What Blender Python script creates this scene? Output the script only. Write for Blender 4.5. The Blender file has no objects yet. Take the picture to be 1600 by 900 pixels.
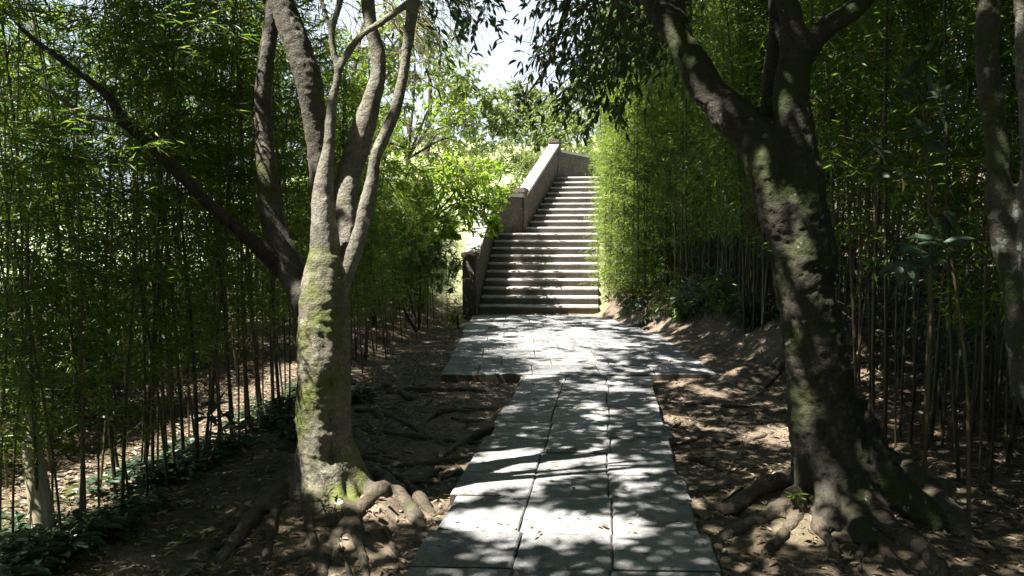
import bpy, math, random
import numpy as np
from mathutils import Vector, noise as mnoise

S = bpy.context.scene
COL = S.collection
RNG = np.random.default_rng(7)
random.seed(7)

# ------------------------------------------------------------------ camera
F_PX, H_EYE, PITCH = 1244.0, 1.55, math.atan(79 / 1244.0)
cam_d = bpy.data.cameras.new('camera')
cam_d.lens = 28.0
cam_d.sensor_width = 36.0
cam_d.clip_end = 2000
cam = bpy.data.objects.new('camera', cam_d)
COL.objects.link(cam)
cam.location = (0, 0, H_EYE)
cam.rotation_euler = (math.pi / 2 - PITCH, 0, 0)
S.camera = cam

# ------------------------------------------------------------------ light
SUN = np.array([-0.47, -0.21, 0.86])
SUN /= np.linalg.norm(SUN)
world = bpy.data.worlds.new('World')
S.world = world
world.use_nodes = True
wn = world.node_tree
bg = wn.nodes['Background']
sky = wn.nodes.new('ShaderNodeTexSky')
sky.sky_type = 'NISHITA'
sky.sun_disc = False
sky.sun_elevation = math.asin(SUN[2])
sky.sun_rotation = math.atan2(SUN[0], SUN[1])
sky.air_density = 1.0
sky.dust_density = 1.0
bg.inputs['Strength'].default_value = 0.05
w_tc = wn.nodes.new('ShaderNodeTexCoord')
w_n = wn.nodes.new('ShaderNodeTexNoise')           # thin bright cloud
w_n.inputs['Scale'].default_value = 2.6
w_n.inputs['Detail'].default_value = 6
w_r = wn.nodes.new('ShaderNodeValToRGB')
w_r.color_ramp.elements[0].position = .05
w_r.color_ramp.elements[1].position = .30
w_m = wn.nodes.new('ShaderNodeMix')
w_m.data_type = 'RGBA'
w_m.inputs[7].default_value = (5.0, 5.7, 6.6, 1)
wn.links.new(w_tc.outputs['Generated'], w_n.inputs['Vector'])
wn.links.new(w_n.outputs['Fac'], w_r.inputs[0])
w_d = wn.nodes.new('ShaderNodeVectorMath')         # the cloud bank stands over the hill ahead
w_d.operation = 'DOT_PRODUCT'
w_d.inputs[1].default_value = (-.03, .955, .295)
w_k = wn.nodes.new('ShaderNodeMapRange')
w_k.inputs['From Min'].default_value = .80
w_k.inputs['From Max'].default_value = .93
w_x = wn.nodes.new('ShaderNodeMath')
w_x.operation = 'MULTIPLY'
wn.links.new(w_tc.outputs['Generated'], w_d.inputs[0])
wn.links.new(w_d.outputs['Value'], w_k.inputs['Value'])
wn.links.new(w_k.outputs[0], w_x.inputs[0])
wn.links.new(w_r.outputs[0], w_x.inputs[1])
wn.links.new(w_x.outputs[0], w_m.inputs[0])
wn.links.new(sky.outputs[0], w_m.inputs[6])
wn.links.new(w_m.outputs[2], bg.inputs[0])
sun_d = bpy.data.lights.new('sun', 'SUN')
sun_d.energy = 5.0
sun_d.angle = math.radians(0.53)
sun_d.color = (1.0, 0.95, 0.86)
sun = bpy.data.objects.new('sun', sun_d)
COL.objects.link(sun)
sun.location = (-8, 3, 20)
sun.rotation_euler = Vector(SUN).to_track_quat('Z', 'Y').to_euler()

S.view_settings.view_transform = 'Standard'
S.view_settings.look = 'None'
S.view_settings.exposure = 2.15
S.view_settings.gamma = 1.0
S.view_settings.use_curve_mapping = False
S.cycles.max_bounces = 6
S.cycles.diffuse_bounces = 3
S.cycles.glossy_bounces = 2
S.cycles.transmission_bounces = 4
S.cycles.transparent_max_bounces = 4
S.cycles.sample_clamp_indirect = 4.0

# ------------------------------------------------------------------ maths helpers
CP, SP = math.cos(PITCH), math.sin(PITCH)


def ray(u, v):
    x, y = (u - 800) / F_PX, -(v - 450) / F_PX
    return np.array([x, CP + y * SP, y * CP - SP])


def at(u, v, Y):
    d = ray(u, v)
    return np.array([0, 0, H_EYE]) + d * (Y / d[1])


def ground(u, v, z=0.0):
    d = ray(u, v)
    return np.array([0, 0, H_EYE]) + d * ((z - H_EYE) / d[2])


def _hash(ix, iy, iz, seed):
    h = (ix * 374761393 + iy * 668265263 + iz * 2147483647 + seed * 1274126177) & 0xFFFFFFFF
    h = ((h ^ (h >> 13)) * 1274126177) & 0xFFFFFFFF
    h = (h ^ (h >> 16)) & 0xFFFFFFFF
    return h / 4294967295.0


def vnoise(x, y, seed=0):
    x, y = np.asarray(x, float), np.asarray(y, float)
    ix, iy = np.floor(x).astype(np.int64), np.floor(y).astype(np.int64)
    fx, fy = x - ix, y - iy
    fx, fy = fx * fx * (3 - 2 * fx), fy * fy * (3 - 2 * fy)
    a = _hash(ix, iy, 0, seed)
    b = _hash(ix + 1, iy, 0, seed)
    c = _hash(ix, iy + 1, 0, seed)
    d = _hash(ix + 1, iy + 1, 0, seed)
    return (a * (1 - fx) + b * fx) * (1 - fy) + (c * (1 - fx) + d * fx) * fy


def smooth(e0, e1, x):
    t = np.clip((np.asarray(x, float) - e0) / (e1 - e0), 0, 1)
    return t * t * (3 - 2 * t)


def unit(a):
    a = np.asarray(a, float)
    return a / np.maximum(np.linalg.norm(a, axis=-1, keepdims=True), 1e-9)


# ------------------------------------------------------------------ terrain
LT = np.array([-1.02, 4.62])     # left tree
RT = np.array([1.80, 4.55])      # right tree


def left_edge(Y):                # line along which the left bamboo begins
    return np.interp(Y, [0, 3, 4, 7, 10, 13, 15, 18, 24], [-2.9, -2.65, -2.5, -2.15, -1.85, -1.5, -1.25, -1.3, -1.3])


def right_edge(Y):
    return np.interp(Y, [0, 4, 7, 10, 12, 14, 15.6, 19, 24], [3.0, 2.95, 2.95, 3.1, 2.9, 2.35, 1.95, 2.2, 4.6])


def hill(X, Y):
    return np.interp(Y, [-500, 15.9, 16.2, 18.8, 20.3, 23.4, 26, 45, 60, 600],
                     [0, 0, 0.05, 1.38, 1.45, 3.0, 3.5, 6.8, 8.2, 8.2])


def terrain(X, Y):
    X, Y = np.asarray(X, float), np.asarray(Y, float)
    z = -0.085 + 0.05 * (vnoise(X * 1.1, Y * 1.1, 1) - .5) + 0.035 * (vnoise(X * 4, Y * 4, 2) - .5) + 0.015 * (vnoise(X * 13, Y * 13, 3) - .5)
    for c, a, s in ((LT, .13, .75), (RT, .13, .8)):
        z = z + a * np.exp(-((X - c[0]) ** 2 + (Y - c[1]) ** 2) / (s * s))
    # keep low under the paving
    px = X - (-.48 + .117 * (Y - 3.65))
    onp = smooth(.0, .10, px) * smooth(1.41, 1.31, px) * smooth(16.2, 15.8, Y)
    onl = smooth(-.78, -.64, X) * smooth(2.62, 2.3, X) * smooth(8.95, 9.1, Y) * smooth(16.4, 16.0, Y)
    k = np.maximum(onp, onl)
    z = z * (1 - k) + (-0.016 - .012 * vnoise(X * 9, Y * 9, 12)) * k
    z = z + .05 * smooth(1.4, 2.0, X) * smooth(7.6, 8.8, Y) * (1 - k)
    z = z + .10 * smooth(2.2, 2.6, X) * smooth(8.2, 9, Y) * smooth(13.5, 12, Y) * (.6 + .8 * vnoise(X * 3, Y * 3, 6))
    edge = smooth(-.3, -.02, px) * smooth(.06, 0, px) + smooth(1.7, 1.43, px) * smooth(1.35, 1.41, px)
    z = np.where((Y < 8.9) & (edge > 0), np.minimum(z, -.022 - .05 * vnoise(X * 3, Y * 3, 15)), z)
    # banks
    re = right_edge(Y)
    z = z + .42 * smooth(re - .35, re + .35, X) * smooth(7.2, 10, Y) * (.8 + .5 * vnoise(X * 2, Y * 2, 5))
    z = z + .10 * smooth(re - .2, re + 1.5, X)
    le = left_edge(Y)
    z = z + .25 * smooth(le + .2, le - .8, X) * smooth(8, 11, Y)
    z = z - .22 * np.clip(-5.0 - X, 0, 30)
    h = hill(X, Y)
    z = z + h + .25 * smooth(16, 18, Y) * (vnoise(X * .6, Y * .6, 8) - .5)
    return z


# spots on the trees that stand in the sun
SUN_SPOTS = [(at(u, v, Y), r) for u, v, Y, r in (
    (512, 470, 4.5, .16), (498, 600, 4.5, .12), (490, 690, 4.5, .14), (555, 640, 4.5, .1), (560, 740, 4.4, .14), (556, 240, 4.95, .17), (545, 300, 4.9, .12),
    (590, 110, 4.95, .14), (592, 160, 4.95, .1), (572, 335, 4.6, .14), (590, 250, 4.6, .08), (505, 330, 4.6, .12), (600, 40, 4.6, .14), (525, 90, 4.6, .1), (410, 230, 5.0, .1), (418, 90, 5.0, .1),
    (1195, 260, 4.45, .06), (1110, 190, 4.6, .06), (1060, 60, 4.8, .06), (1215, 420, 4.4, .06), (1245, 640, 4.4, .05), (1295, 780, 4.3, .08),
    (60, 740, 4.15, .16), (50, 660, 4.2, .12), (1210, 640, 6.5, .25))]


# ---- where sun reaches the ground (gaps cut into the leaves overhead)
def sunlit(gx, gy):
    """True where the canopy leaves a gap for the sun to the ground point (gx, gy)."""
    lf = vnoise(gx * 1.3, gy * 1.3, 21)
    n = .62 * vnoise(gx * 6.5, gy * 6.5, 22) + .38 * vnoise(gx * 2.6 + 9, gy * 2.6, 23)
    thr = .662 - .16 * (lf - .5)
    thr = thr + .055 * smooth(-.7, -.4, gx - .117 * (gy - 3.65)) * smooth(1.3, 1.0, gx - .117 * (gy - 3.65)) * smooth(8.6, 7.6, gy)
    thr = thr + .15 * smooth(1.75, 2.3, gx) * smooth(8.5, 7, gy) + .10 * smooth(2.4, 3.1, gx) + .08 * smooth(-.7, -1.3, gx) * smooth(-2.6, -2.2, gx)
    land = smooth(8.2, 9.6, gy) * smooth(-1.6, -.6, gx) * smooth(3.2, 2.4, gx)
    thr = thr - .125 * land
    mid = np.exp(-(((gx - .62 - .1 * (gy - 11)) / .95) ** 2 + ((gy - 11.8) / 2.8) ** 2))
    thr = thr - .42 * mid
    out = n > thr
    # a long bright patch across the path close by, a smaller one behind it
    w = .10 * (vnoise(gx * 5, gy * 5, 31) - .5)
    a = (gx - .17) / .64
    out |= (a * a + ((gy - 4.22 + .12 * (gx - .2) + w) / .27) ** 2) < 1
    a = (gx - .06) / .34
    out |= (a * a + ((gy - 5.55 + w) / .30) ** 2) < 1
    # strip behind the first row of bamboo on the left
    le = left_edge(gy)
    out |= (gx < le - .05 + w) & (gx > le - 1.0 + 2 * w) & (gy > 2.5) & (gy < 9.6)
    # roots right of the left tree
    out |= ((gx + .58) / .22) ** 2 + ((gy - 4.55 + w) / .13) ** 2 < 1
    for (p, r) in SUN_SPOTS:
        px, py = p[0] - SUN[0] / SUN[2] * p[2], p[1] - SUN[1] / SUN[2] * p[2]
        out |= (gx - px) ** 2 + (gy - py + .3 * w) ** 2 < (1.45 * r) ** 2
    out |= gy > 15.6
    return out


def to_ground(P):
    return P[:, 0] - SUN[0] / SUN[2] * P[:, 2], P[:, 1] - SUN[1] / SUN[2] * P[:, 2]


# ------------------------------------------------------------------ mesh builder
class MB:
    def __init__(self):
        self.v, self.f, self.m, self.n = [], [], [], 0

    def add(self, v, f, mat=0):
        v = np.asarray(v, np.float32).reshape(-1, 3)
        f = np.asarray(f, np.int64)
        self.v.append(v)
        self.f.append(f + self.n)
        self.m.append(np.full(len(f), mat, np.int32))
        self.n += len(v)

    def arrays(self):
        return np.concatenate(self.v), self.f, self.m

    def extend(self, other, M=None, loc=None, keep=None):
        v = np.concatenate(other.v)
        if M is not None:
            v = v @ np.asarray(M).T
        if loc is not None:
            v = v + np.asarray(loc)
        self.v.append(v.astype(np.float32))
        for f, m in zip(other.f, other.m):
            self.f.append(f + self.n)
            self.m.append(m)
        self.n += len(v)

    def mesh(self, name, mats, smooth_=True):
        me = bpy.data.meshes.new(name)
        V = np.concatenate(self.v)
        me.vertices.add(len(V))
        me.vertices.foreach_set('co', V.astype(np.float32).ravel())
        idx = np.concatenate([f.ravel() for f in self.f])
        cnt = np.concatenate([np.full(len(f), f.shape[1]) for f in self.f])
        me.loops.add(len(idx))
        me.loops.foreach_set('vertex_index', idx.astype(np.int32))
        me.polygons.add(len(cnt))
        st = np.concatenate([[0], np.cumsum(cnt)[:-1]])
        me.polygons.foreach_set('loop_start', st.astype(np.int32))
        me.polygons.foreach_set('loop_total', cnt.astype(np.int32))
        for m in mats:
            me.materials.append(m)
        me.polygons.foreach_set('material_index', np.concatenate(self.m).astype(np.int32))
        me.polygons.foreach_set('use_smooth', np.full(len(cnt), smooth_, dtype=bool))
        me.update(calc_edges=True)
        return me

    def build(self, name, mats, parent=None, smooth_=True):
        if not isinstance(mats, (list, tuple)):
            mats = [mats]
        o = bpy.data.objects.new(name, self.mesh(name, mats, smooth_))
        COL.objects.link(o)
        if parent:
            o.parent = parent
        return o


def tag(o, label=None, cat=None, group=None, kind=None):
    if label:
        o['label'] = label
    if cat:
        o['category'] = cat
    if group:
        o['group'] = group
    if kind:
        o['kind'] = kind
    return o


def thing(name, label, cat, loc=(0, 0, 0), rz=0, group=None):
    o = bpy.data.objects.new(name, None)
    COL.objects.link(o)
    o.empty_display_size = .1
    o.location = loc
    o.rotation_euler = (0, 0, rz)
    return tag(o, label, cat, group)


def spline(pts, rads, step=.05):
    P = np.asarray(pts, float)
    R = np.asarray(rads, float)
    if len(P) == 2:
        n = max(2, int(np.linalg.norm(P[1] - P[0]) / step))
        t = np.linspace(0, 1, n + 1)[:, None]
        return P[0] * (1 - t) + P[1] * t, R[0] * (1 - t[:, 0]) + R[1] * t[:, 0]
    ext = np.vstack([2 * P[0] - P[1], P, 2 * P[-1] - P[-2]])
    oP, oR = [], []
    for i in range(len(P) - 1):
        p0, p1, p2, p3 = ext[i:i + 4]
        n = max(1, int(np.linalg.norm(p2 - p1) / step))
        t = np.arange(n)[:, None] / n
        oP.append(.5 * (2 * p1 + (p2 - p0) * t + (2 * p0 - 5 * p1 + 4 * p2 - p3) * t ** 2 + (3 * p1 - p0 - 3 * p2 + p3) * t ** 3))
        oR.append(R[i] * (1 - t[:, 0]) + R[i + 1] * t[:, 0])
    oP.append(P[-1:])
    oR.append(R[-1:])
    return np.vstack(oP), np.concatenate(oR)


def tube(P, R, seg=8, caps=True):
    P = np.asarray(P, float)
    n = len(P)
    T = unit(np.gradient(P, axis=0))
    ref = np.array([1., 0, 0]) if abs(T[0][0]) < .8 else np.array([0, 1., 0])
    A = np.zeros((n, 3))
    a = ref - T[0] * ref.dot(T[0])
    for i in range(n):
        a = a - T[i] * a.dot(T[i])
        a = a / np.linalg.norm(a)
        A[i] = a
    B = np.cross(T, A)
    th = np.arange(seg) * 2 * math.pi / seg
    V = P[:, None] + np.asarray(R)[:, None, None] * (np.cos(th)[None, :, None] * A[:, None] + np.sin(th)[None, :, None] * B[:, None])
    V = V.reshape(-1, 3)
    i = np.arange(n - 1)[:, None] * seg
    j = np.arange(seg)[None]
    k = (j + 1) % seg
    Fq = np.stack([i + j, i + k, i + seg + k, i + seg + j], -1).reshape(-1, 4)
    Ft = None
    if caps:
        V = np.vstack([V, P[0], P[-1]])
        c0, c1 = n * seg, n * seg + 1
        jj = np.arange(seg)
        kk = (jj + 1) % seg
        Ft = np.vstack([np.stack([np.full(seg, c0), kk, jj], -1),
                        np.stack([np.full(seg, c1), (n - 1) * seg + jj, (n - 1) * seg + kk], -1)])
    return V, Fq, Ft


def add_tube(mb, pts, rads, seg=8, step=.06, mat=0, caps=True, wob=0):
    P, R = spline(pts, rads, step)
    if wob:
        P = P + wob * np.array([mnoise.noise_vector(Vector(p * 3)) for p in P])
    V, q, t = tube(P, R, seg, caps)
    b = mb.n
    mb.add(V, q, mat)
    if t is not None:
        mb.f.append(t + b)
        mb.m.append(np.full(len(t), mat, np.int32))


def leaves(mb, P, D, N, L, W, mat=0, kind='lance'):
    """leaf blades: base P, direction D, rough normal N, length L, width W"""
    P, D, N = np.asarray(P), unit(D), np.asarray(N)
    Sd = unit(np.cross(D, N))
    N = np.cross(Sd, D)
    L, W = L[:, None], W[:, None]
    n = len(P)
    b = np.arange(n)[:, None]
    if kind == 'lance':
        V = np.stack([P, P + D * L * .38 + Sd * W * .5 + N * W * .18, P + D * L - N * L * .12,
                      P + D * L * .38 - Sd * W * .5 + N * W * .18], 1)
        Fc = np.concatenate([b * 4 + np.array([[0, 2, 1]]), b * 4 + np.array([[0, 3, 2]])])
    else:
        V = np.stack([P, P + D * L * .3 + Sd * W * .46 + N * W * .15, P + D * L * .68 + Sd * W * .40 + N * (W * .12 - L * .05),
                      P + D * L - N * L * .16, P + D * L * .68 - Sd * W * .40 + N * (W * .12 - L * .05),
                      P + D * L * .3 - Sd * W * .46 + N * W * .15], 1)
        Fc = np.concatenate([b * 6 + np.array([[0, 3, 2, 1]]), b * 6 + np.array([[0, 5, 4, 3]])])
    mb.add(V.reshape(-1, 3), Fc, mat)


def box(mb, lo, hi, mat=0):
    x0, y0, z0 = lo
    x1, y1, z1 = hi
    V = [(x0, y0, z0), (x1, y0, z0), (x1, y1, z0), (x0, y1, z0), (x0, y0, z1), (x1, y0, z1), (x1, y1, z1), (x0, y1, z1)]
    mb.add(V, [(0, 3, 2, 1), (4, 5, 6, 7), (0, 1, 5, 4), (1, 2, 6, 5), (2, 3, 7, 6), (3, 0, 4, 7)], mat)


# ------------------------------------------------------------------ materials
def new_mat(name):
    m = bpy.data.materials.new(name)
    m.use_nodes = True
    nt = m.node_tree
    b = nt.nodes['Principled BSDF']
    return m, nt, b


def nd(nt, t, **kw):
    n = nt.nodes.new(t)
    for k, v in kw.items():
        if k in n.inputs:
            n.inputs[k].default_value = v
        else:
            setattr(n, k, v)
    return n


def ramp(nt, src, stops):
    r = nt.nodes.new('ShaderNodeValToRGB')
    el = r.color_ramp.elements
    while len(el) < len(stops):
        el.new(.5)
    for e, (p, c) in zip(el, stops):
        e.position = p
        e.color = (*c, 1) if len(c) == 3 else c
    nt.links.new(src, r.inputs[0])
    return r.outputs[0]


def noise(nt, vec, scale, detail=4, rough=.55, out='Fac'):
    n = nd(nt, 'ShaderNodeTexNoise', Scale=scale, Detail=detail, Roughness=rough)
    if vec is not None:
        nt.links.new(vec, n.inputs['Vector'])
    return n.outputs[out]


def mapping(nt, src, scale):
    m = nt.nodes.new('ShaderNodeMapping')
    m.inputs['Scale'].default_value = scale
    nt.links.new(src, m.inputs['Vector'])
    return m.outputs[0]


def mix(nt, fac, a, b, mode='MIX'):
    n = nt.nodes.new('ShaderNodeMix')
    n.data_type = 'RGBA'
    n.blend_type = mode
    for s, i in ((fac, 0), (a, 6), (b, 7)):
        if hasattr(s, 'links'):
            nt.links.new(s, n.inputs[i])
        elif isinstance(s, (int, float)):
            n.inputs[i].default_value = s
        else:
            n.inputs[i].default_value = (*s, 1)
    return n.outputs[2]


def math_(nt, op, a, b=None):
    n = nt.nodes.new('ShaderNodeMath')
    n.operation = op
    for i, s in enumerate((a, b)):
        if s is None:
            continue
        if hasattr(s, 'links'):
            nt.links.new(s, n.inputs[i])
        else:
            n.inputs[i].default_value = s
    return n.outputs[0]


def bump(nt, b, h, strength, dist=.01):
    n = nt.nodes.new('ShaderNodeBump')
    n.inputs['Strength'].default_value = strength
    n.inputs['Distance'].default_value = dist
    nt.links.new(h, n.inputs['Height'])
    nt.links.new(n.outputs[0], b.inputs['Normal'])


def leaf_mat(name, cols, trans, rough=.42, tfac=.42):
    m, nt, b = new_mat(name)
    g = nt.nodes.new('ShaderNodeNewGeometry')
    oi = nt.nodes.new('ShaderNodeObjectInfo')
    r = math_(nt, 'FRACT', math_(nt, 'ADD', g.outputs['Random Per Island'], oi.outputs['Random']))
    c = ramp(nt, r, cols)
    nt.links.new(c, b.inputs['Base Color'])
    b.inputs['Roughness'].default_value = rough
    b.inputs['Specular IOR Level'].default_value = .5
    t = nt.nodes.new('ShaderNodeBsdfTranslucent')
    tc = ramp(nt, r, trans)
    nt.links.new(tc, t.inputs[0])
    mx = nt.nodes.new('ShaderNodeMixShader')
    mx.inputs[0].default_value = tfac
    nt.links.new(b.outputs[0], mx.inputs[1])
    nt.links.new(t.outputs[0], mx.inputs[2])
    nt.links.new(mx.outputs[0], nt.nodes['Material Output'].inputs[0])
    return m


M = {}
M['bamboo_leaf'] = leaf_mat('bamboo_leaf', [(0, (.032, .075, .010)), (.5, (.055, .110, .014)), (.9, (.095, .14, .02)), (.97, (.2, .17, .05))],
                            [(0, (.12, .28, .015)), (.6, (.24, .40, .025)), (1, (.40, .45, .05))])
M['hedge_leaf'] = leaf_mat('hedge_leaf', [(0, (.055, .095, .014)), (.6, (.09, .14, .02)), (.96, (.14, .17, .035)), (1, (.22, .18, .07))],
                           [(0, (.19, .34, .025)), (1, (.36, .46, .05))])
M['tree_leaf'] = leaf_mat('tree_leaf', [(0, (.022, .05, .016)), (.6, (.04, .08, .02)), (1, (.07, .11, .025))],
                          [(0, (.05, .13, .015)), (1, (.12, .22, .03))], .36, .27)
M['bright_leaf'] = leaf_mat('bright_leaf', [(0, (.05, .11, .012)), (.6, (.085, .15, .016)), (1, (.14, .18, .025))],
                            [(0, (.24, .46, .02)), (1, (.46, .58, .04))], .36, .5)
M['bush_leaf'] = leaf_mat('bush_leaf', [(0, (.04, .075, .02)), (1, (.08, .12, .03))],
                          [(0, (.12, .22, .03)), (1, (.22, .32, .05))], .38, .42)
M['broad_leaf'] = leaf_mat('broad_leaf', [(0, (.035, .07, .045)), (1, (.06, .10, .06))], [(0, (.08, .16, .04)), (1, (.12, .2, .05))], .45, .25)
M['cover_leaf'] = leaf_mat('cover_leaf', [(0, (.03, .06, .035)), (1, (.06, .10, .06))], [(0, (.07, .13, .03)), (1, (.12, .18, .05))], .4, .25)
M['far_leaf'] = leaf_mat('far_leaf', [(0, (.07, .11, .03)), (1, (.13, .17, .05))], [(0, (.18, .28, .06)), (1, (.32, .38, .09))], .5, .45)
M['litter'] = leaf_mat('litter', [(0, (.10, .07, .045)), (.5, (.22, .16, .10)), (.85, (.33, .26, .18)), (1, (.42, .36, .28))],
                       [(0, (.1, .07, .04)), (1, (.25, .18, .1))], .6, .15)


def bark(name, base_d, base_l, moss, moss_lo, lichen, lichen_lo, ring=0.0, gloss=.75):
    m, nt, b = new_mat(name)
    tc = nt.nodes.new('ShaderNodeTexCoord').outputs['Object']
    n1 = noise(nt, tc, 9, 6, .65)
    c = ramp(nt, n1, [(.3, base_d), (.7, base_l)])
    fine = noise(nt, tc, 70, 4, .7)
    c = mix(nt, .8, c, ramp(nt, fine, [(.32, (.3, .3, .3)), (.66, (1.15, 1.15, 1.15))]), 'MULTIPLY')
    if ring:
        rn = noise(nt, mapping(nt, tc, (6, 6, 75)), 1.0, 3, .6)
        c = mix(nt, ring, c, ramp(nt, rn, [(.38, (.45, .43, .38)), (.6, (1, 1, 1))]), 'MULTIPLY')
    mn = noise(nt, tc, 3.2, 5, .65)
    mf = ramp(nt, mn, [(moss_lo, (0, 0, 0)), (moss_lo + .14, (1, 1, 1))])
    c = mix(nt, mf, c, mix(nt, fine, tuple(x * .55 for x in moss), moss))
    ln = noise(nt, tc, 13, 3, .5)
    ln2 = noise(nt, tc, 2.1, 2, .5)
    lf = ramp(nt, math_(nt, 'MULTIPLY', ln, math_(nt, 'ADD', ln2, .5)), [(lichen_lo, (0, 0, 0)), (lichen_lo + .09, (1, 1, 1))])
    c = mix(nt, lf, c, lichen)
    nt.links.new(c, b.inputs['Base Color'])
    b.inputs['Roughness'].default_value = gloss
    b.inputs['Specular IOR Level'].default_value = .3
    h = math_(nt, 'ADD', math_(nt, 'MULTIPLY', fine, .5), n1)
    if ring:
        h = math_(nt, 'ADD', h, math_(nt, 'MULTIPLY', rn, ring * .45))
    bump(nt, b, h, 1.0, .02)
    return m


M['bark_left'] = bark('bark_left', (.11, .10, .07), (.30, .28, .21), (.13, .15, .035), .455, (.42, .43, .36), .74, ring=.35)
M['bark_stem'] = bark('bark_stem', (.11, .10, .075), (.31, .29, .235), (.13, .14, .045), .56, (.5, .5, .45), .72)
M['bark_shade'] = bark('bark_shade', (.06, .053, .04), (.15, .135, .105), (.07, .085, .022), .5, (.36, .36, .32), .72)  # darker stem bark; the shade on two stems is put into its colour
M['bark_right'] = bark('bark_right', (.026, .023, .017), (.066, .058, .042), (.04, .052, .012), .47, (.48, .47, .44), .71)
M['bark_dark'] = bark('bark_dark', (.03, .025, .018), (.07, .06, .045), (.06, .07, .02), .55, (.3, .3, .26), .80)
M['bark_spotted'] = bark('bark_spotted', (.05, .043, .035), (.12, .105, .085), (.055, .075, .022), .46, (.26, .27, .24), .62)
M['bark_pale'] = bark('bark_pale', (.12, .11, .09), (.28, .26, .22), (.09, .12, .05), .56, (.42, .43, .4), .58)
M['bark_root'] = bark('bark_root', (.05, .04, .028), (.15, .122, .09), (.09, .10, .03), .60, (.4, .38, .33), .80)

m, nt, b = new_mat('culm')
g = nt.nodes.new('ShaderNodeObjectInfo')
tc = nt.nodes.new('ShaderNodeTexCoord').outputs['Object']
c = ramp(nt, g.outputs['Random'], [(0, (.035, .03, .016)), (.4, (.06, .052, .025)), (.75, (.055, .062, .022)), (1, (.14, .105, .06))])
c = mix(nt, .6, c, ramp(nt, noise(nt, mapping(nt, tc, (9, 9, 2.5)), 3, 4), [(.3, (.35, .33, .3)), (.7, (1, 1, 1))]), 'MULTIPLY')
nt.links.new(c, b.inputs['Base Color'])
b.inputs['Roughness'].default_value = .45
M['culm'] = m

m, nt, b = new_mat('twig')
b.inputs['Base Color'].default_value = (.12, .09, .05, 1)
b.inputs['Roughness'].default_value = .7
M['twig'] = m

# soil with moss, and grass on the hillside beyond the stairs
m, nt, b = new_mat('soil')
tc = nt.nodes.new('ShaderNodeTexCoord').outputs['Object']
n1 = noise(nt, tc, 2.2, 6, .65)
n2 = noise(nt, tc, 26, 6, .7)
c = ramp(nt, n1, [(.28, (.105, .083, .062)), (.5, (.175, .14, .105)), (.72, (.26, .215, .165))])
c = mix(nt, .7, c, ramp(nt, n2, [(.32, (.35, .32, .3)), (.62, (1, 1, 1))]), 'MULTIPLY')
sp = noise(nt, tc, 75, 3, .7)
c = mix(nt, ramp(nt, sp, [(.6, (0, 0, 0)), (.68, (1, 1, 1))]), c, (.34, .27, .19))
at_ = nt.nodes.new('ShaderNodeAttribute')
at_.attribute_name = 'cover'
sx = nt.nodes.new('ShaderNodeSeparateColor')
nt.links.new(at_.outputs['Color'], sx.inputs[0])
mossf = math_(nt, 'MULTIPLY', sx.outputs[0], ramp(nt, noise(nt, tc, 3.5, 5, .65), [(.42, (0, 0, 0)), (.6, (1, 1, 1))]))
c = mix(nt, mossf, c, mix(nt, n2, (.035, .045, .012), (.09, .10, .03)))
grassc = ramp(nt, noise(nt, tc, 5, 6, .7), [(.3, (.17, .22, .09)), (.7, (.36, .38, .20))])
c = mix(nt, sx.outputs[1], c, grassc)
nt.links.new(c, b.inputs['Base Color'])
b.inputs['Roughness'].default_value = .9
b.inputs['Specular IOR Level'].default_value = .15
bump(nt, b, math_(nt, 'ADD', n2, math_(nt, 'MULTIPLY', sp, .5)), .8, .02)
M['soil'] = m


def stone(name, d, l, tint, bumpd=.006, speck=.6, stain=.5):
    m, nt, b = new_mat(name)
    tc = nt.nodes.new('ShaderNodeTexCoord').outputs['Object']
    g = nt.nodes.new('ShaderNodeNewGeometry')
    c = ramp(nt, g.outputs['Random Per Island'], [(0, d), (1, l)])
    f1 = noise(nt, tc, 95, 3, .75)
    c = mix(nt, speck, c, ramp(nt, f1, [(.33, (.35, .35, .36)), (.5, (.9, .9, .9)), (.7, (1.25, 1.25, 1.25))]), 'MULTIPLY')
    f2 = noise(nt, tc, 3.1, 6, .7)
    c = mix(nt, stain, c, ramp(nt, f2, [(.3, tint), (.62, (1, 1, 1))]), 'MULTIPLY')
    f3 = noise(nt, tc, 17, 5, .7)
    c = mix(nt, stain * .7, c, ramp(nt, f3, [(.35, (.5, .5, .46)), (.6, (1, 1, 1))]), 'MULTIPLY')
    nt.links.new(c, b.inputs['Base Color'])
    b.inputs['Roughness'].default_value = .8
    b.inputs['Specular IOR Level'].default_value = .25
    bump(nt, b, math_(nt, 'ADD', f1, f3), .6, bumpd)
    return m


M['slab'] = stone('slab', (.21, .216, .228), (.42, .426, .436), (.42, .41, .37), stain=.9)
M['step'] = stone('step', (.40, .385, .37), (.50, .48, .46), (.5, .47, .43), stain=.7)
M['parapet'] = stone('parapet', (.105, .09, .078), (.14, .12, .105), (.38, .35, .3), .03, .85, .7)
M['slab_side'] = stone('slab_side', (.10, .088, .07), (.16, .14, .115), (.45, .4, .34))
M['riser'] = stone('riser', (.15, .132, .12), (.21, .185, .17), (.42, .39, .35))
m = M['parapet']
nt = m.node_tree
b = nt.nodes['Principled BSDF']
src = b.inputs['Base Color'].links[0].from_socket
tc = nt.nodes.new('ShaderNodeTexCoord').outputs['Object']
gr = noise(nt, mapping(nt, tc, (34, 34, 15)), 1.0, 2, .6)
nt.links.new(mix(nt, ramp(nt, gr, [(.62, (0, 0, 0)), (.70, (1, 1, 1))]), src, (.34, .29, .23)), b.inputs['Base Color'])
M['coping'] = stone('coping', (.5, .49, .47), (.58, .57, .55), (.6, .6, .55))
m, nt, b = new_mat('hollow')
b.inputs['Base Color'].default_value = (.012, .009, .006, 1)
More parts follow.
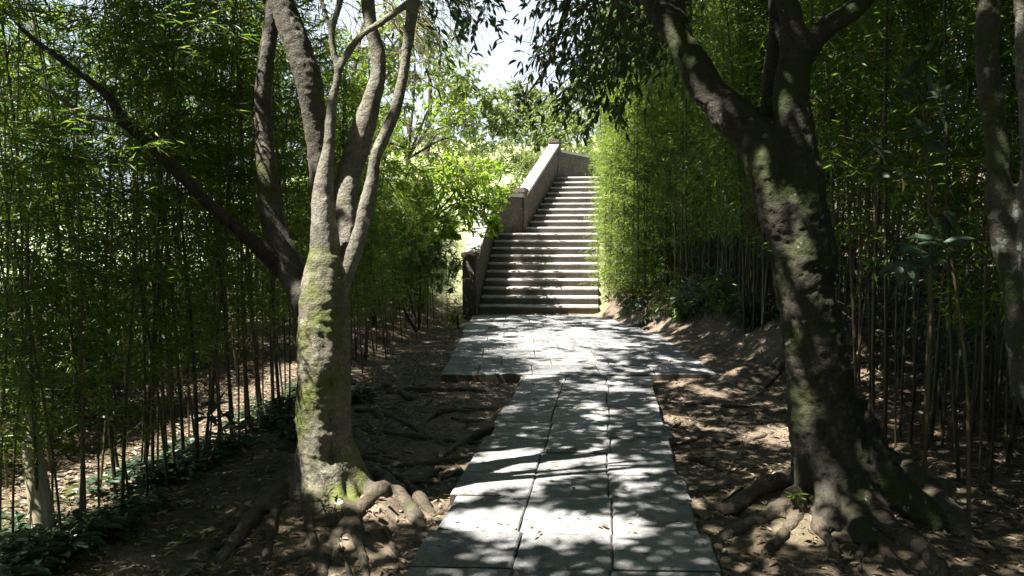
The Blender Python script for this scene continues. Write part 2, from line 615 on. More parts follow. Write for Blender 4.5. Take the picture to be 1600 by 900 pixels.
b.inputs['Roughness'].default_value = 1
M['hollow'] = m

# ------------------------------------------------------------------ ground sheet


def axis(segs):
    out = []
    for a, b_, s in segs:
        out.append(np.arange(a, b_ - 1e-6, s))
    out.append([segs[-1][1]])
    return np.concatenate(out)


gxs = axis([(-400, -100, 60), (-100, -20, 10), (-20, -6, 1.0), (-6, -3, .2), (-3, 3.6, .05), (3.6, 7, .2), (7, 20, 1), (20, 100, 10), (100, 400, 60)])
gys = axis([(-400, -40, 60), (-40, -4, 4), (-4, 2.4, .4), (2.4, 9, .05), (9, 17, .1), (17, 30, .3), (30, 70, 2), (70, 400, 40)])
GX, GY = np.meshgrid(gxs, gys)
GZ = terrain(GX, GY)
mb = MB()
nx, ny = len(gxs), len(gys)
i = np.arange(ny - 1)[:, None] * nx + np.arange(nx - 1)[None]
mb.add(np.stack([GX, GY, GZ], -1).reshape(-1, 3), np.stack([i, i + 1, i + nx + 1, i + nx], -1).reshape(-1, 4))
go = tag(mb.build('ground', M['soil']), kind='structure')
mossw = smooth(-.9, -1.6, GX) * smooth(6.5, 5, GY) + .5 * np.exp(-((GX - RT[0]) ** 2 + (GY - RT[1]) ** 2) / .8) + .35 * smooth(2.3, 3, GX)
grassw = smooth(16.2, 18.5, GY + 1.5 * vnoise(GX, GY, 4)) * smooth(.3, -.4, GX - right_edge(np.minimum(GY, 24)) - .5 * np.maximum(GY - 24, 0))
ca = go.data.color_attributes.new('cover', 'FLOAT_COLOR', 'POINT')
cc = np.zeros((nx * ny, 4), np.float32)
cc[:, 0] = np.clip(mossw, 0, 1).ravel()
cc[:, 1] = grassw.ravel()
cc[:, 3] = 1
ca.data.foreach_set('color', cc.ravel())


# ------------------------------------------------------------------ paving
def slab(mb, quad, top, th=.07, gap=.0038):
    """one paving slab: four corners (x,y) counter-clockwise, chamfered top edge"""
    q = np.asarray(quad, float)
    c = q.mean(0)
    d = unit(q - c)
    q1 = q - np.sign(d) * np.array([gap * .8, gap * 1.5])
    q2 = q1 - d * .012
    h0 = random.uniform(-.005, .005)
    tz = [top + h0 + random.uniform(-.003, .003) for _ in range(4)]
    # slightly broken edges: subdivide each side
    lo, md, hi = [], [], []
    n = 5
    for k in range(4):
        for t in range(n):
            f = t / n
            e1 = q1[k] * (1 - f) + q1[(k + 1) % 4] * f
            e2 = q2[k] * (1 - f) + q2[(k + 1) % 4] * f
            z = tz[k] * (1 - f) + tz[(k + 1) % 4] * f
            j = 0 if t == 0 else random.uniform(-.004, .003)
            nrm = unit(e1 - c) * j
            lo.append((*(e1 + nrm), top - th))
            md.append((*(e1 + nrm), z - .007 + random.uniform(-.002, .001)))
            hi.append((*(e2 + nrm), z))
    m_ = 4 * n
    V = np.array(lo + md + hi)
    k = np.arange(m_)
    k2 = (k + 1) % m_
    b = mb.n
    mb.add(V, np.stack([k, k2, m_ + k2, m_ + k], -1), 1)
    mb.f.append(np.stack([m_ + k, m_ + k2, 2 * m_ + k2, 2 * m_ + k], -1) + b)
    mb.m.append(np.zeros(m_, np.int32))
    ctr = np.array([[*c, np.mean(tz)]])
    mb.v.append(ctr.astype(np.float32))
    mb.n += 1
    mb.f.append(np.stack([2 * m_ + k, 2 * m_ + k2, np.full(m_, 3 * m_)], -1) + b)
    mb.m.append(np.zeros(m_, np.int32))


def path_left(Y):
    return -.48 + .117 * (Y - 3.65)


mb = MB()
y = 1.0
rows = []
while y < 8.93:
    h = random.choice([.46, .52, .58, .66])
    if y + h > 8.6:
        h = 8.93 - y
    rows.append((y, y + h))
    y += h
for (a, b_) in rows:
    jl, jr = random.uniform(-.045, .025), random.uniform(-.025, .05)
    f1, f2 = .33 + random.uniform(-.012, .012), .665 + random.uniform(-.012, .012)
    sk = .06
    for (u0, u1) in ((0, f1), (f1, f2), (f2, 1)):
        def X(u, Y):
            j = jl if u == 0 else jr if u == 1 else 0
            return path_left(Y) + 1.41 * u + j
        slab(mb, [(X(u0, a), a - sk * u0), (X(u1, a), a - sk * u1), (X(u1, b_), b_ - sk * u1), (X(u0, b_), b_ - sk * u0)], .0, .085)
tag(mb.build('paved_path', [M['slab'], M['slab_side']], smooth_=False), kind='structure')

mb = MB()
ys = [8.94, 9.6, 10.25, 10.95, 11.6, 12.3, 13.0, 13.7, 14.4, 15.1, 15.75]
for r_ in range(len(ys) - 1):
    a, b_ = ys[r_], ys[r_ + 1]
    x = -.80 + random.uniform(-.02, .02)
    mid = (a + b_) / 2
    xr = np.interp(mid, [8.9, 9.5, 11, 12, 13, 14, 15, 16], [2.5, 2.65, 2.85, 2.6, 2.3, 2.1, 2.0, 1.95])
    xr += random.uniform(-.10, .16)
    off = .25 * (r_ % 2)
    first = True
    while x < xr - .1:
        w = (.42 + off if first else random.choice([.62, .7, .78]))
        first = False
        x1 = min(x + w, xr)
        slab(mb, [(x, a), (x1, a), (x1, b_), (x, b_)], .004, .12)
        x = x1
tag(mb.build('paved_landing', [M['slab'], M['slab_side']], smooth_=False), kind='structure')

# ------------------------------------------------------------------ staircase
R_, T_ = .165, .31
D1 = unit(np.array([.097, 1.0]))
N1 = np.array([D1[1], -D1[0]])
O1 = np.array([-.68 - .02, 15.95])
ang2 = math.radians(17.5)
D2 = np.array([math.sin(ang2), math.cos(ang2)])
N2 = np.array([D2[1], -D2[0]])
O2 = np.array([.37, 20.35])

stairs = thing('stone_staircase', 'long weathered stone staircase climbing between parapet and hedge at the end of the path', 'staircase', (0, 16, 0))
SL = Vector((0, 16, 0))


def step(o, d, n, dist, width, ztop, depth):
    mb = MB()
    prof = [(.03, -R_ - .05), (.03, -.058), (0, -.05), (-.012, -.036), (-.012, -.022), (-.004, -.008), (.012, -.001), (.03, .0), (depth + .12, .006), (depth + .12, -R_ - .05)]
    m_ = 26
    ws = np.linspace(0, width, m_)
    V = []
    for w in ws:
        base = o + n * w
        wear = -.012 * math.exp(-((w - width * .5) / .5) ** 2) * 1
        for (pd, pz) in prof:
            jit = mnoise.noise(Vector((w * 6, dist * 7, pz * 9))) * .008
            nose = -.05 < pz < 0 and pd < .03
            p = base + d * (dist + pd + (jit if pd < .05 else 0))
            V.append((p[0], p[1], ztop + pz + (wear + jit * .6 if pz > -.03 and pd < .2 else 0)))
    k = len(prof)
    i = np.arange(m_ - 1)[:, None] * k
    j = np.arange(k)[None]
    j2 = (j + 1) % k
    mb.add(V, np.stack([i + j, i + k + j, i + k + j2, i + j2], -1).reshape(-1, 4))
    cap0 = np.arange(k)[::-1]
    cap1 = np.arange(k) + (m_ - 1) * k
    mb.f += [cap0[None], cap1[None]]
    mb.m += [np.zeros(1, np.int32)] * 2
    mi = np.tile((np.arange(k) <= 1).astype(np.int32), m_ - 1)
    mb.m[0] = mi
    V0 = mb.v[0] - np.array(SL, np.float32)
    mb.v[0] = V0
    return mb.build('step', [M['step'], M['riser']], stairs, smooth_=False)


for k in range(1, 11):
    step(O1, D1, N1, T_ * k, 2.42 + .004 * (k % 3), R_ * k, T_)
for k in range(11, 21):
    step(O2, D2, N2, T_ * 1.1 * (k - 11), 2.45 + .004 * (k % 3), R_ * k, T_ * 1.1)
# floors of the two landings
mb = MB()
e = O1 + D1 * (T_ * 11 + .05)
pts = [e + N1 * .0, e + N1 * 2.42, O2 + N2 * 2.45 + D2 * .06, O2 + D2 * .06]
V = [(p[0], p[1] - 16, R_ * 10 - .12) for p in pts] + [(p[0], p[1] - 16, R_ * 10 + .003) for p in pts]
mb.add(V, [(0, 3, 2, 1), (4, 5, 6, 7), (0, 1, 5, 4), (1, 2, 6, 5), (2, 3, 7, 6), (3, 0, 4, 7)])
mb.build('landing', M['step'], stairs, smooth_=False)
mb = MB()
e = O2 + D2 * (T_ * 1.1 * 10 + .05)
pts = [e, e + N2 * 2.45, e + N2 * 2.9 + D2 * 3.2, e + N2 * .9 + D2 * 3.2]
V = [(p[0], p[1] - 16, R_ * 20 - .12) for p in pts] + [(p[0], p[1] - 16, R_ * 20 + .003) for p in pts]
mb.add(V, [(0, 3, 2, 1), (4, 5, 6, 7), (0, 1, 5, 4), (1, 2, 6, 5), (2, 3, 7, 6), (3, 0, 4, 7)])
mb.build('landing', M['step'], stairs, smooth_=False)

# ------------------------------------------------------------------ parapet wall beside the stairs
par = thing('stone_parapet', 'rough brown stone parapet with square posts and pale coping on the left of the staircase', 'wall', (-.7, 16.1, 0))
PLo = np.array([-.7, 16.1, 0])


def wall_seg(name, A, B, zA, zB, lowA, lowB, th, mat, lumps=.012, sag=0.0):
    """upright wall from A to B (xy of its stair side), tops zA..zB, thickness to the left"""
    A, B = np.asarray(A, float), np.asarray(B, float)
    d = unit(B - A)
    nl = np.array([-d[1], d[0]])
    Ln = np.linalg.norm(B - A)
    nu, nv = max(4, int(Ln / .09)), 14
    V, Fc = [], []
    for side in (0, 1):
        for a in range(nu + 1):
            f = a / nu
            zt = zA * (1 - f) + zB * f - sag * math.sin(math.pi * f)
            zl = lowA * (1 - f) + lowB * f
            for c in range(nv + 1):
                z = zl + (zt - zl) * c / nv
                p = A + d * Ln * f + nl * (th if side else 0)
                l = lumps * mnoise.fractal(Vector((p[0] * 5, p[1] * 5, z * 5 + side * 9)), 1.0, 2.0, 3)
                q = p + nl * l
                V.append((q[0] - PLo[0], q[1] - PLo[1], z))
    n1_ = (nu + 1) * (nv + 1)
    for a in range(nu):
        for c in range(nv):
            i0 = a * (nv + 1) + c
            i1 = i0 + nv + 1
            Fc.append((i0, i1, i1 + 1, i0 + 1))
            Fc.append((n1_ + i0, n1_ + i0 + 1, n1_ + i1 + 1, n1_ + i1))
        i0 = a * (nv + 1) + nv
        i1 = i0 + nv + 1
        Fc.append((i0, i1, n1_ + i1, n1_ + i0))
    for a in (0, nu):
        for c in range(nv):
            i0 = a * (nv + 1) + c
            f_ = (i0, i0 + 1, n1_ + i0 + 1, n1_ + i0)
            Fc.append(f_ if a == 0 else f_[::-1])
    mb = MB()
    mb.add(V, Fc)
    return mb.build(name, mat, par, smooth_=False)


def post(c, d, zt, zl, w=.27):
    d = unit(np.asarray(d, float))
    n = np.array([d[1], -d[0]])
    mb = MB()
    for (hw, z0, z1) in ((w / 2, zl, zt - .10), (w / 2 + .022, zt - .10, zt - .02), (w / 2 - .03, zt - .02, zt + .01)):
        q = [np.asarray(c) + d * a * hw + n * b_ * hw for a, b_ in ((-1, -1), (-1, 1), (1, 1), (1, -1))]
        V = [(p[0] - PLo[0], p[1] - PLo[1], z0) for p in q] + [(p[0] - PLo[0], p[1] - PLo[1], z1) for p in q]
        mb.add(V, [(0, 3, 2, 1), (4, 5, 6, 7), (0, 1, 5, 4), (1, 2, 6, 5), (2, 3, 7, 6), (3, 0, 4, 7)])
    return mb.build('post', M['parapet'], par, smooth_=False)


W0 = O1 + D1 * .02 - N1 * .02
W1 = O1 + D1 * (T_ * 10 + .25) - N1 * .02
W2 = O2 - D2 * .05 - N2 * .02
W3 = O2 + D2 * (T_ * 1.1 * 9 + .35) - N2 * .02
W4 = np.array([2.95, 26.2])
th = .24
seg = [(W0, W1, 1.12, 2.52, -.3, 1.2), (W1, W2, 2.56, 2.56, 1.2, 1.3), (W2, W3, 2.62, 4.20, 1.3, 3.0), (W3, W4, 4.06, 4.06, 2.9, 2.9)]
for (A, B, zA, zB, lA, lB) in seg:
    wall_seg('wall_panel', A, B, zA, zB, lA, lB, th, M['parapet'])
    d = unit(B - A)
    nl = np.array([-d[1], d[0]])
    wall_seg('coping', A + d * .12 - nl * .03, B - d * .12 - nl * .03, zA + .075, zB + .075, zA - .004, zB - .004, th + .06, M['coping'], .006)


def pc(Wp, d):
    d = unit(d)
    return Wp + np.array([-d[1], d[0]]) * (th / 2)


post(pc(W0, D1), D1, 1.26, -.3, .28)
post(pc(W1, D1), D1, 2.70, 1.0, .26)
post(pc(W2, D2), D2, 2.80, 1.0, .28)
post(pc(W3, D2), D2, 4.42, 2.6, .28)


# ------------------------------------------------------------------ trees built from fused limbs
def fuse_tree(root, chains, voxel, mats, lumps=.012, hollows=(), origin=(0, 0, 0)):
    """chains: list of (part_name, pts, radii). One continuous surface, cut into its parts."""
    mb = MB()
    SP_, SR_, SL_ = [], [], []
    for li, (nm, pts, rads, *_) in enumerate(chains):
        P, R = spline(pts, rads, .035)
        P = P + .012 * np.array([mnoise.noise_vector(Vector(p * 2.5)) for p in P]) * np.clip(R / .03, .3, 1.6)[:, None]
        if nm == 'root':
            R = R * np.array([1 + .38 * mnoise.noise(Vector(p * 11)) + .2 * mnoise.noise(Vector(p * 27)) for p in P])
        V, q, t = tube(P, R, 12, True)
        b = mb.n
        mb.add(V, q)
        mb.f.append(t + b)
        mb.m.append(np.zeros(len(t), np.int32))
        SP_.append(P)
        SR_.append(R)
        SL_.append(np.full(len(P), li))
    me = mb.mesh('tmp', [])
    o = bpy.data.objects.new('tmp', me)
    COL.objects.link(o)
    md = o.modifiers.new('r', 'REMESH')
    md.mode = 'VOXEL'
    md.voxel_size = voxel
    sm = o.modifiers.new('s', 'SMOOTH')
    sm.iterations = 2
    dg = bpy.context.evaluated_depsgraph_get()
    ev = o.evaluated_get(dg)
    m2 = bpy.data.meshes.new_from_object(ev)
    bpy.data.objects.remove(o)
    n = len(m2.vertices)
    V = np.zeros(n * 3, np.float32)
    m2.vertices.foreach_get('co', V)
    V = V.reshape(-1, 3)
    Nn = np.zeros(n * 3, np.float32)
    m2.vertices.foreach_get('normal', Nn)
    Nn = Nn.reshape(-1, 3)
    SPa, SRa, SLa = np.vstack(SP_), np.concatenate(SR_), np.concatenate(SL_)
    lab = np.zeros(n, int)
    rad = np.zeros(n)
    for s in range(0, n, 4000):
        dd = np.linalg.norm(V[s:s + 4000, None] - SPa[None], axis=2) - SRa[None]
        k = dd.argmin(1)
        lab[s:s + 4000] = SLa[k]
        rad[s:s + 4000] = SRa[k]
    disp = np.array([mnoise.fractal(Vector(p * 4.5), 1.0, 2.0, 4) + .45 * mnoise.fractal(Vector((p[0] * 22, p[1] * 22, p[2] * 30)), .9, 2.0, 3) for p in V])
    amp = lumps * np.clip(rad / .12, .5, 1.4)
    for (c, r, dep) in hollows:
        g = np.exp(-(np.linalg.norm((V - np.asarray(c)) * np.array([1.25, 1, .75]), axis=1) / r) ** 2 * 1.5)
        disp = disp - g * dep / np.maximum(amp, 1e-4)
    V = V + Nn * (disp * amp)[:, None]
    m2.vertices.foreach_set('co', V.astype(np.float32).ravel())
    m2.update()
    m2.vertices.foreach_get('normal', Nn.reshape(-1))
    VN = np.array([v.normal for v in m2.vertices])
    npoly = len(m2.polygons)
    F4 = np.zeros(npoly * 4, np.int32)
    m2.polygons.foreach_get('vertices', F4)
    F4 = F4.reshape(-1, 4)
    fl = lab[F4[:, 0]]
    org = np.asarray(origin)
    # stray patches go to the limb they touch
    for li in list(range(len(chains))) * 3:
        sel = np.where(fl == li)[0]
        if not len(sel):
            continue
        fs = F4[sel]
        used, inv = np.unique(fs, return_inverse=True)
        inv = inv.reshape(-1, 4)
        comp = np.arange(len(used))
        for _ in range(400):
            mn = comp[inv].min(1)
            new = comp.copy()
            np.minimum.at(new, inv.ravel(), np.repeat(mn, 4))
            new = new[new]
            if (new == comp).all():
                break
            comp = new
        ids, cnt = np.unique(comp[inv[:, 0]], return_counts=True)
        if len(ids) > 1:
            big = ids[cnt.argmax()]
            stray = sel[comp[inv[:, 0]] != big]
            vs = set(F4[stray].ravel().tolist())
            near = np.isin(F4, list(vs)).any(1) & (fl != li)
            tgt = np.bincount(fl[near]).argmax() if near.any() else len(chains)
            fl[stray] = tgt
    for li, (nm, pts, rads, *_) in enumerate(chains):
        if any(c[0] == nm and nm == 'trunk' for c in chains[:li]):
            continue
        ids = [li] if nm != 'trunk' else [i for i, c in enumerate(chains) if c[0] == 'trunk']
        sel = np.isin(fl, ids)
        if not sel.any():
            continue
        fs = F4[sel]
        used, inv = np.unique(fs, return_inverse=True)
        mb = MB()
        mb.add(V[used] - org, inv.reshape(-1, 4))
        part = mb.build(nm, chains[li][3] if len(chains[li]) > 3 else mats.get(nm, mats['trunk']), root)
        part.data.normals_split_custom_set_from_vertices(VN[used].tolist())
    bpy.data.meshes.remove(m2)


def chain(name, Y, pts, ws, z0=None):
    """pts (u, v[, Y]) ; ws full widths in photo pixels"""
    P, R = [], []
    for p, w in zip(pts, ws):
        yy = p[2] if len(p) > 2 else Y
        P.append(at(p[0], p[1], yy))
        R.append(w * .5 * yy / F_PX * (.9 if name in ('stem', 'branch') and p[0] < 700 else 1))
    return (name, P, R)


def root_chain(pts, ws, lift=.35, name='root'):
    P, R = [], []
    n = len(pts)
    for i, (p, w) in enumerate(zip(pts, ws)):
        if len(p) == 3:
            q = np.array(p, float)
            r = w
        else:
            q = ground(p[0], p[1], -.06)
            r = w * .5 * q[1] / F_PX
            q[2] = float(terrain(q[0], q[1])) + r * (lift + (random.uniform(-.55, .4) if 0 < i else 0))
            if i == n - 1:
                q[2] -= r * 1.3
        P.append(q)
        R.append(r)
    return (name, P, R)


Yl = 4.65
lt = thing('mossy_tree', 'mossy grey tree with several stems and tangled surface roots left of the path', 'tree', (LT[0], LT[1], 0))
c = []
c.append(chain('trunk', Yl, [(524, 835), (518, 775), (510, 700), (506, 600), (507, 510), (508, 450), (506, 400)], [118, 104, 90, 84, 82, 72, 54]))
# flares of the trunk
for (u, v, w, u2, v2) in ((530, 665, 44, 598, 786), (488, 670, 44, 452, 775), (500, 680, 46, 496, 812), (522, 680, 44, 552, 808), (484, 690, 40, 464, 795)):
    g2 = ground(u2, v2, -.02)
    a0 = at(u, v, Yl)
    c.append(('trunk', [a0, a0 + (g2 - a0) * (.22, .22, .5), a0 + (g2 - a0) * (.58, .58, .85), g2 + np.array([0, 0, -.02])],
              [w * .42 * Yl / F_PX, w * .5 * Yl / F_PX, w * .5 * Yl / F_PX, w * .4 * Yl / F_PX]))
c.append(chain('stem', Yl, [(507, 440), (504, 380), (503, 325), (507, 270), (513, 225), (520, 160), (529, 115), (518, 60), (530, 10), (545, -60), (560, -180), (540, -330)],
               [60, 50, 42, 30, 21, 15, 13, 11, 11, 11, 10, 6]))
c.append(chain('branch', Yl, [(522, 150), (532, 108), (545, 80), (565, 55), (595, 36), (640, 4), (690, -40), (730, -120), (760, -230)], [10, 12, 13, 12, 12, 11, 10, 8, 5]))
c.append(chain('branch', Yl, [(519, 60), (505, 8), (480, -40), (470, -110)], [8, 8, 7, 4]))
c.append(chain('stem', Yl, [(528, 470, Yl), (541, 425), (564, 352), (580, 290), (585, 245), (600, 210), (618, 172), (630, 125), (639, 65), (648, 2), (655, -80), (690, -200), (720, -330)],
               [34, 29, 27, 25, 22, 21, 20, 19, 19, 18, 16, 13, 8]))
c.append(chain('stem', 4.85, [(520, 470, 4.75), (536, 380, 4.85), (541, 295, 4.95), (556, 240, 5.0), (576, 175, 5.0), (591, 125, 5.0), (592, 85, 5.0), (580, 40, 5.0), (574, -20, 5.05), (570, -120, 5.2), (600, -240, 5.3)],
               [50, 44, 40, 44, 36, 27, 26, 25, 24, 22, 14]))
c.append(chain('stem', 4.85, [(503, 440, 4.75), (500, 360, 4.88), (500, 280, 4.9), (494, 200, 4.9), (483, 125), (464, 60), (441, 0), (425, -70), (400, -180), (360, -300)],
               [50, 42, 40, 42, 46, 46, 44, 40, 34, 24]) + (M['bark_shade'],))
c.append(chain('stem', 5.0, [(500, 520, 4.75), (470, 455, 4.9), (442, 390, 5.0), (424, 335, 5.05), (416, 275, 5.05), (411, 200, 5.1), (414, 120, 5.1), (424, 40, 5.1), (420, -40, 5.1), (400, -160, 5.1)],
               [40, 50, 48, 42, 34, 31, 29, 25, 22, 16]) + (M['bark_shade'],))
c.append(chain('limb', 5.0, [(446, 425, 4.98), (400, 380, 4.85), (360, 345, 4.7), (320, 313, 4.62), (270, 263, 4.5), (235, 228, 4.42), (200, 198, 4.38), (168, 150, 4.35), (130, 118, 4.3), (95, 92, 4.3), (50, 60, 4.3), (0, 10, 4.3)],
               [34, 25, 20, 20, 19, 18, 16, 14, 11, 10, 8, 5]))
c.append(chain('branch', 4.9, [(205, 200, 4.4), (180, 190, 4.38), (130, 178, 4.35), (75, 140, 4.3), (40, 128, 4.3)], [10, 9, 8, 6, 4]))
hol = [(at(521, 655, Yl - .16), .055, .09), (at(520, 708, Yl - .18), .06, .10), (at(548, 748, Yl - .2), .075, .13), (at(527, 735, Yl - .22), .05, .08), (at(519, 600, Yl - .15), .04, .05)]
rts = [
    ([(590, 780), (600, 792), (550, 828), (512, 863), (494, 905)], [30, 30, 27, 25, 22]),
    ([(575, 752), (604, 784), (640, 803), (668, 834)], [26, 28, 27, 18]),
    ([(478, 745), (474, 775), (482, 830), (507, 900)], [26, 20, 17, 15]),
    ([(480, 730), (452, 752), (422, 790), (378, 822), (345, 850), (300, 872)], [34, 26, 22, 20, 17, 10]),
    ([(490, 760), (462, 780), (408, 822), (362, 862), (330, 900)], [36, 30, 27, 24, 18]),
    ([(535, 780), (545, 820), (562, 860), (578, 905)], [26, 22, 20, 17]),
    ([(570, 735), (612, 757), (650, 788), (684, 808)], [18, 18, 20, 14]),
    ([(560, 722), (580, 724), (632, 731), (692, 725), (742, 709)], [16, 15, 15, 15, 10]),
    ([(570, 668), (600, 672), (652, 682), (722, 690), (760, 684)], [6, 12, 11, 9, 5]),
    ([(555, 640), (590, 640), (640, 662), (690, 692), (712, 700)], [10, 12, 12, 11, 6]),
    ([(605, 612), (640, 604), (680, 606), (740, 606), (800, 612)], [8, 13, 13, 12, 8]),
    ([(688, 716), (728, 686), (766, 668), (784, 640), (798, 613)], [12, 15, 14, 12, 8]),
    ([(596, 600), (612, 601), (628, 611), (640, 618), (655, 608)], [10, 12, 12, 10, 8]),
    ([(630, 772), (662, 752), (680, 738), (712, 730)], [12, 16, 14, 7]),
    ([(656, 788), (690, 780), (716, 765), (745, 742)], [14, 17, 14, 8]),
    ([(640, 604), (648, 580), (652, 560)], [10, 9, 5]),
    ([(655, 680), (662, 655), (690, 640), (735, 640), (775, 628)], [6, 9, 9, 9, 6]),
    ([(588, 640), (600, 655), (592, 672), (580, 690)], [7, 9, 9, 6]),
    ([(450, 790), (428, 832), (418, 870), (400, 905)], [18, 16, 15, 12]),
    ([(520, 800), (520, 840), (540, 880), (552, 905)], [18, 14, 12, 10]),
    ([(440, 800), (380, 845), (320, 868), (262, 905)], [16, 15, 13, 10]),
    ([(500, 870), (450, 878), (410, 900)], [12, 10, 8]),
    ([(600, 830), (618, 862), (640, 880)], [12, 11, 6]),
    ([(690, 755), (715, 742), (735, 752)], [12, 14, 7]),
    ([(705, 650), (740, 655), (770, 650)], [7, 9, 6]),
]
for p, w in rts:
    c.append(root_chain(p, w))


def fine_roots(n, x0, x1, y0, y1, src):
    out = []
    for _ in range(n):
        p = np.array([random.uniform(x0, x1), random.uniform(y0, y1)])
        d = unit(p - src)
        a = math.atan2(d[1], d[0]) + random.gauss(0, .7)
        pts, ws = [], []
        r = random.uniform(.007, .017)
        for k in range(random.randint(4, 7)):
            z = float(terrain(p[0], p[1]))
            end = k == 0 or k > 5
            pts.append((p[0], p[1], z + r * random.uniform(-.3, .7) - (r * 1.4 if end else 0)))
            ws.append(r * (1 - .1 * k))
            a += random.gauss(0, .55)
            p = p + random.uniform(.09, .16) * np.array([math.cos(a), math.sin(a)])
            if 0 < p[0] - (-.48 + .117 * (p[1] - 3.65)) + .04 < 1.5 or (p[1] > 8.8 and p[0] > -.85):
                break
        if len(pts) > 3:
            pts[-1] = (pts[-1][0], pts[-1][1], pts[-1][2] - r * 1.5)
            out.append(root_chain(pts, ws))
    return out


fuse_tree(lt, c, .0125, {'trunk': M['bark_left'], 'stem': M['bark_stem'], 'branch': M['bark_stem'], 'limb': M['bark_dark'], 'root': M['bark_root']}, .012, hol, (LT[0], LT[1], 0))

Yr = 4.55
rt = thing('leaning_limb_tree', 'dark lichen spotted tree with a thick limb reaching over the path on its right side', 'tree', (RT[0], RT[1], 0))
c = []
c.append(chain('trunk', Yr, [(1338, 850), (1325, 800), (1305, 735), (1291, 675), (1280, 600), (1270, 540), (1262, 470), (1254, 400), (1250, 330)],
               [220, 170, 135, 116, 100, 92, 90, 90, 88]))
for (u, v, w, u2, v2) in ((1330, 640, 60, 1400, 770), (1345, 700, 60, 1470, 825), (1262, 690, 44, 1262, 800), (1290, 700, 44, 1300, 835), (1320, 730, 50, 1360, 850)):
    g2 = ground(u2, v2, -.02)
    c.append(('trunk', [at(u, v, Yr - .02), .55 * at(u, v, Yr - .03) + .45 * g2 + np.array([0, 0, -.04]), g2],
              [w * .5 * Yr / F_PX, w * .48 * Yr / F_PX, w * .4 * Yr / F_PX]))
c.append(chain('limb', Yr, [(1236, 400), (1213, 305, 4.55), (1195, 240, 4.58), (1160, 196, 4.65), (1115, 150, 4.72), (1080, 98, 4.8), (1052, 48, 4.9), (1024, 0, 5.0), (985, -80, 5.2), (940, -180, 5.5), (880, -260, 6.0)],
               [55, 70, 74, 64, 54, 47, 43, 40, 36, 28, 18]))
c.append(chain('branch', 4.9, [(1070, 75, 4.88), (1066, 35, 4.9), (1062, 2, 4.95), (1060, -60, 5.0)], [20, 17, 14, 8]))
c.append(chain('stem', Yr, [(1250, 360), (1246, 280), (1240, 200), (1238, 130), (1241, 75), (1232, 20), (1222, -40), (1205, -150), (1180, -280)], [86, 76, 58, 48, 46, 36, 32, 26, 16]))
c.append(chain('stem', Yr, [(1240, 120), (1256, 82), (1280, 55), (1304, 36), (1340, 10), (1390, -50), (1450, -160)], [36, 40, 34, 32, 28, 24, 14]))
c.append(chain('stem', 4.75, [(1225, 260, 4.6), (1206, 190, 4.75), (1206, 120, 4.8), (1212, 60, 4.8), (1216, 0, 4.8), (1214, -90, 4.85), (1190, -220, 4.9)], [30, 30, 28, 26, 24, 20, 12]))
rts = [
    ([(1275, 740), (1245, 775), (1192, 796), (1140, 808), (1092, 795)], [50, 34, 26, 22, 12]),
    ([(1290, 770), (1258, 808), (1200, 830), (1130, 842), (1118, 890)], [44, 32, 26, 20, 12]),
    ([(1285, 780), (1268, 805), (1240, 836), (1205, 866), (1180, 880)], [40, 28, 22, 18, 9]),
    ([(1335, 800), (1352, 842), (1382, 872), (1415, 905)], [40, 26, 21, 18]),
    ([(1300, 800), (1280, 836), (1302, 870), (1322, 905)], [36, 24, 19, 15]),
    ([(1370, 770), (1430, 806), (1490, 838), (1545, 866)], [90, 70, 44, 18]),
    ([(1345, 820), (1400, 850), (1450, 880), (1480, 905)], [60, 40, 30, 20]),
    ([(1058, 712), (1080, 720), (1104, 725), (1140, 748)], [6, 12, 11, 5]),
    ([(1052, 660), (1070, 652), (1092, 668), (1075, 684), (1052, 688)], [7, 10, 11, 9, 5]),
    ([(1112, 692), (1150, 684), (1182, 678), (1214, 664)], [5, 9, 9, 6]),
    ([(1195, 608), (1222, 598), (1243, 584)], [7, 12, 8]),
    ([(1065, 630), (1110, 626), (1150, 632), (1200, 625)], [4, 7, 7, 4]),
    ([(1220, 860), (1190, 878), (1150, 905)], [14, 12, 8]),
    ([(1360, 860), (1340, 880), (1352, 905)], [16, 13, 10]),
    ([(1070, 770), (1110, 775), (1150, 768), (1185, 772)], [5, 8, 8, 5]),
]
for p, w in rts:
    c.append(root_chain(p, w))
hol = [(at(1270, 770, Yr - .3), .06, .08)]
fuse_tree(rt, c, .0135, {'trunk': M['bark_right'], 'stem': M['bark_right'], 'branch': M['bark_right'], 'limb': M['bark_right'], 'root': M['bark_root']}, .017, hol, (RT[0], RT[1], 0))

def add_fine_roots(root, n, *box_):
    o_ = np.array(root.location)
    for (_, P_, R_) in fine_roots(n, *box_):
        P2, R2 = spline(np.array(P_) - o_, R_, .03)
        P2 = P2 + .008 * np.array([mnoise.noise_vector(Vector(p * 6)) for p in P2])
        R2 = R2 * np.array([1 + .35 * mnoise.noise(Vector(p * 14)) for p in P2])
        R2[-1] *= .3
        mb = MB()
        V, q, t = tube(P2, R2, 7, True)
        mb.add(V, q)
        mb.f.append(t)
        mb.m.append(np.zeros(len(t), np.int32))
        mb.build('root', M['bark_root'], root)


add_fine_roots(lt, 46, -1.4, -.1, 4.3, 8.6, LT)
add_fine_roots(rt, 26, 1.2, 2.5, 4.4, 8.6, RT)

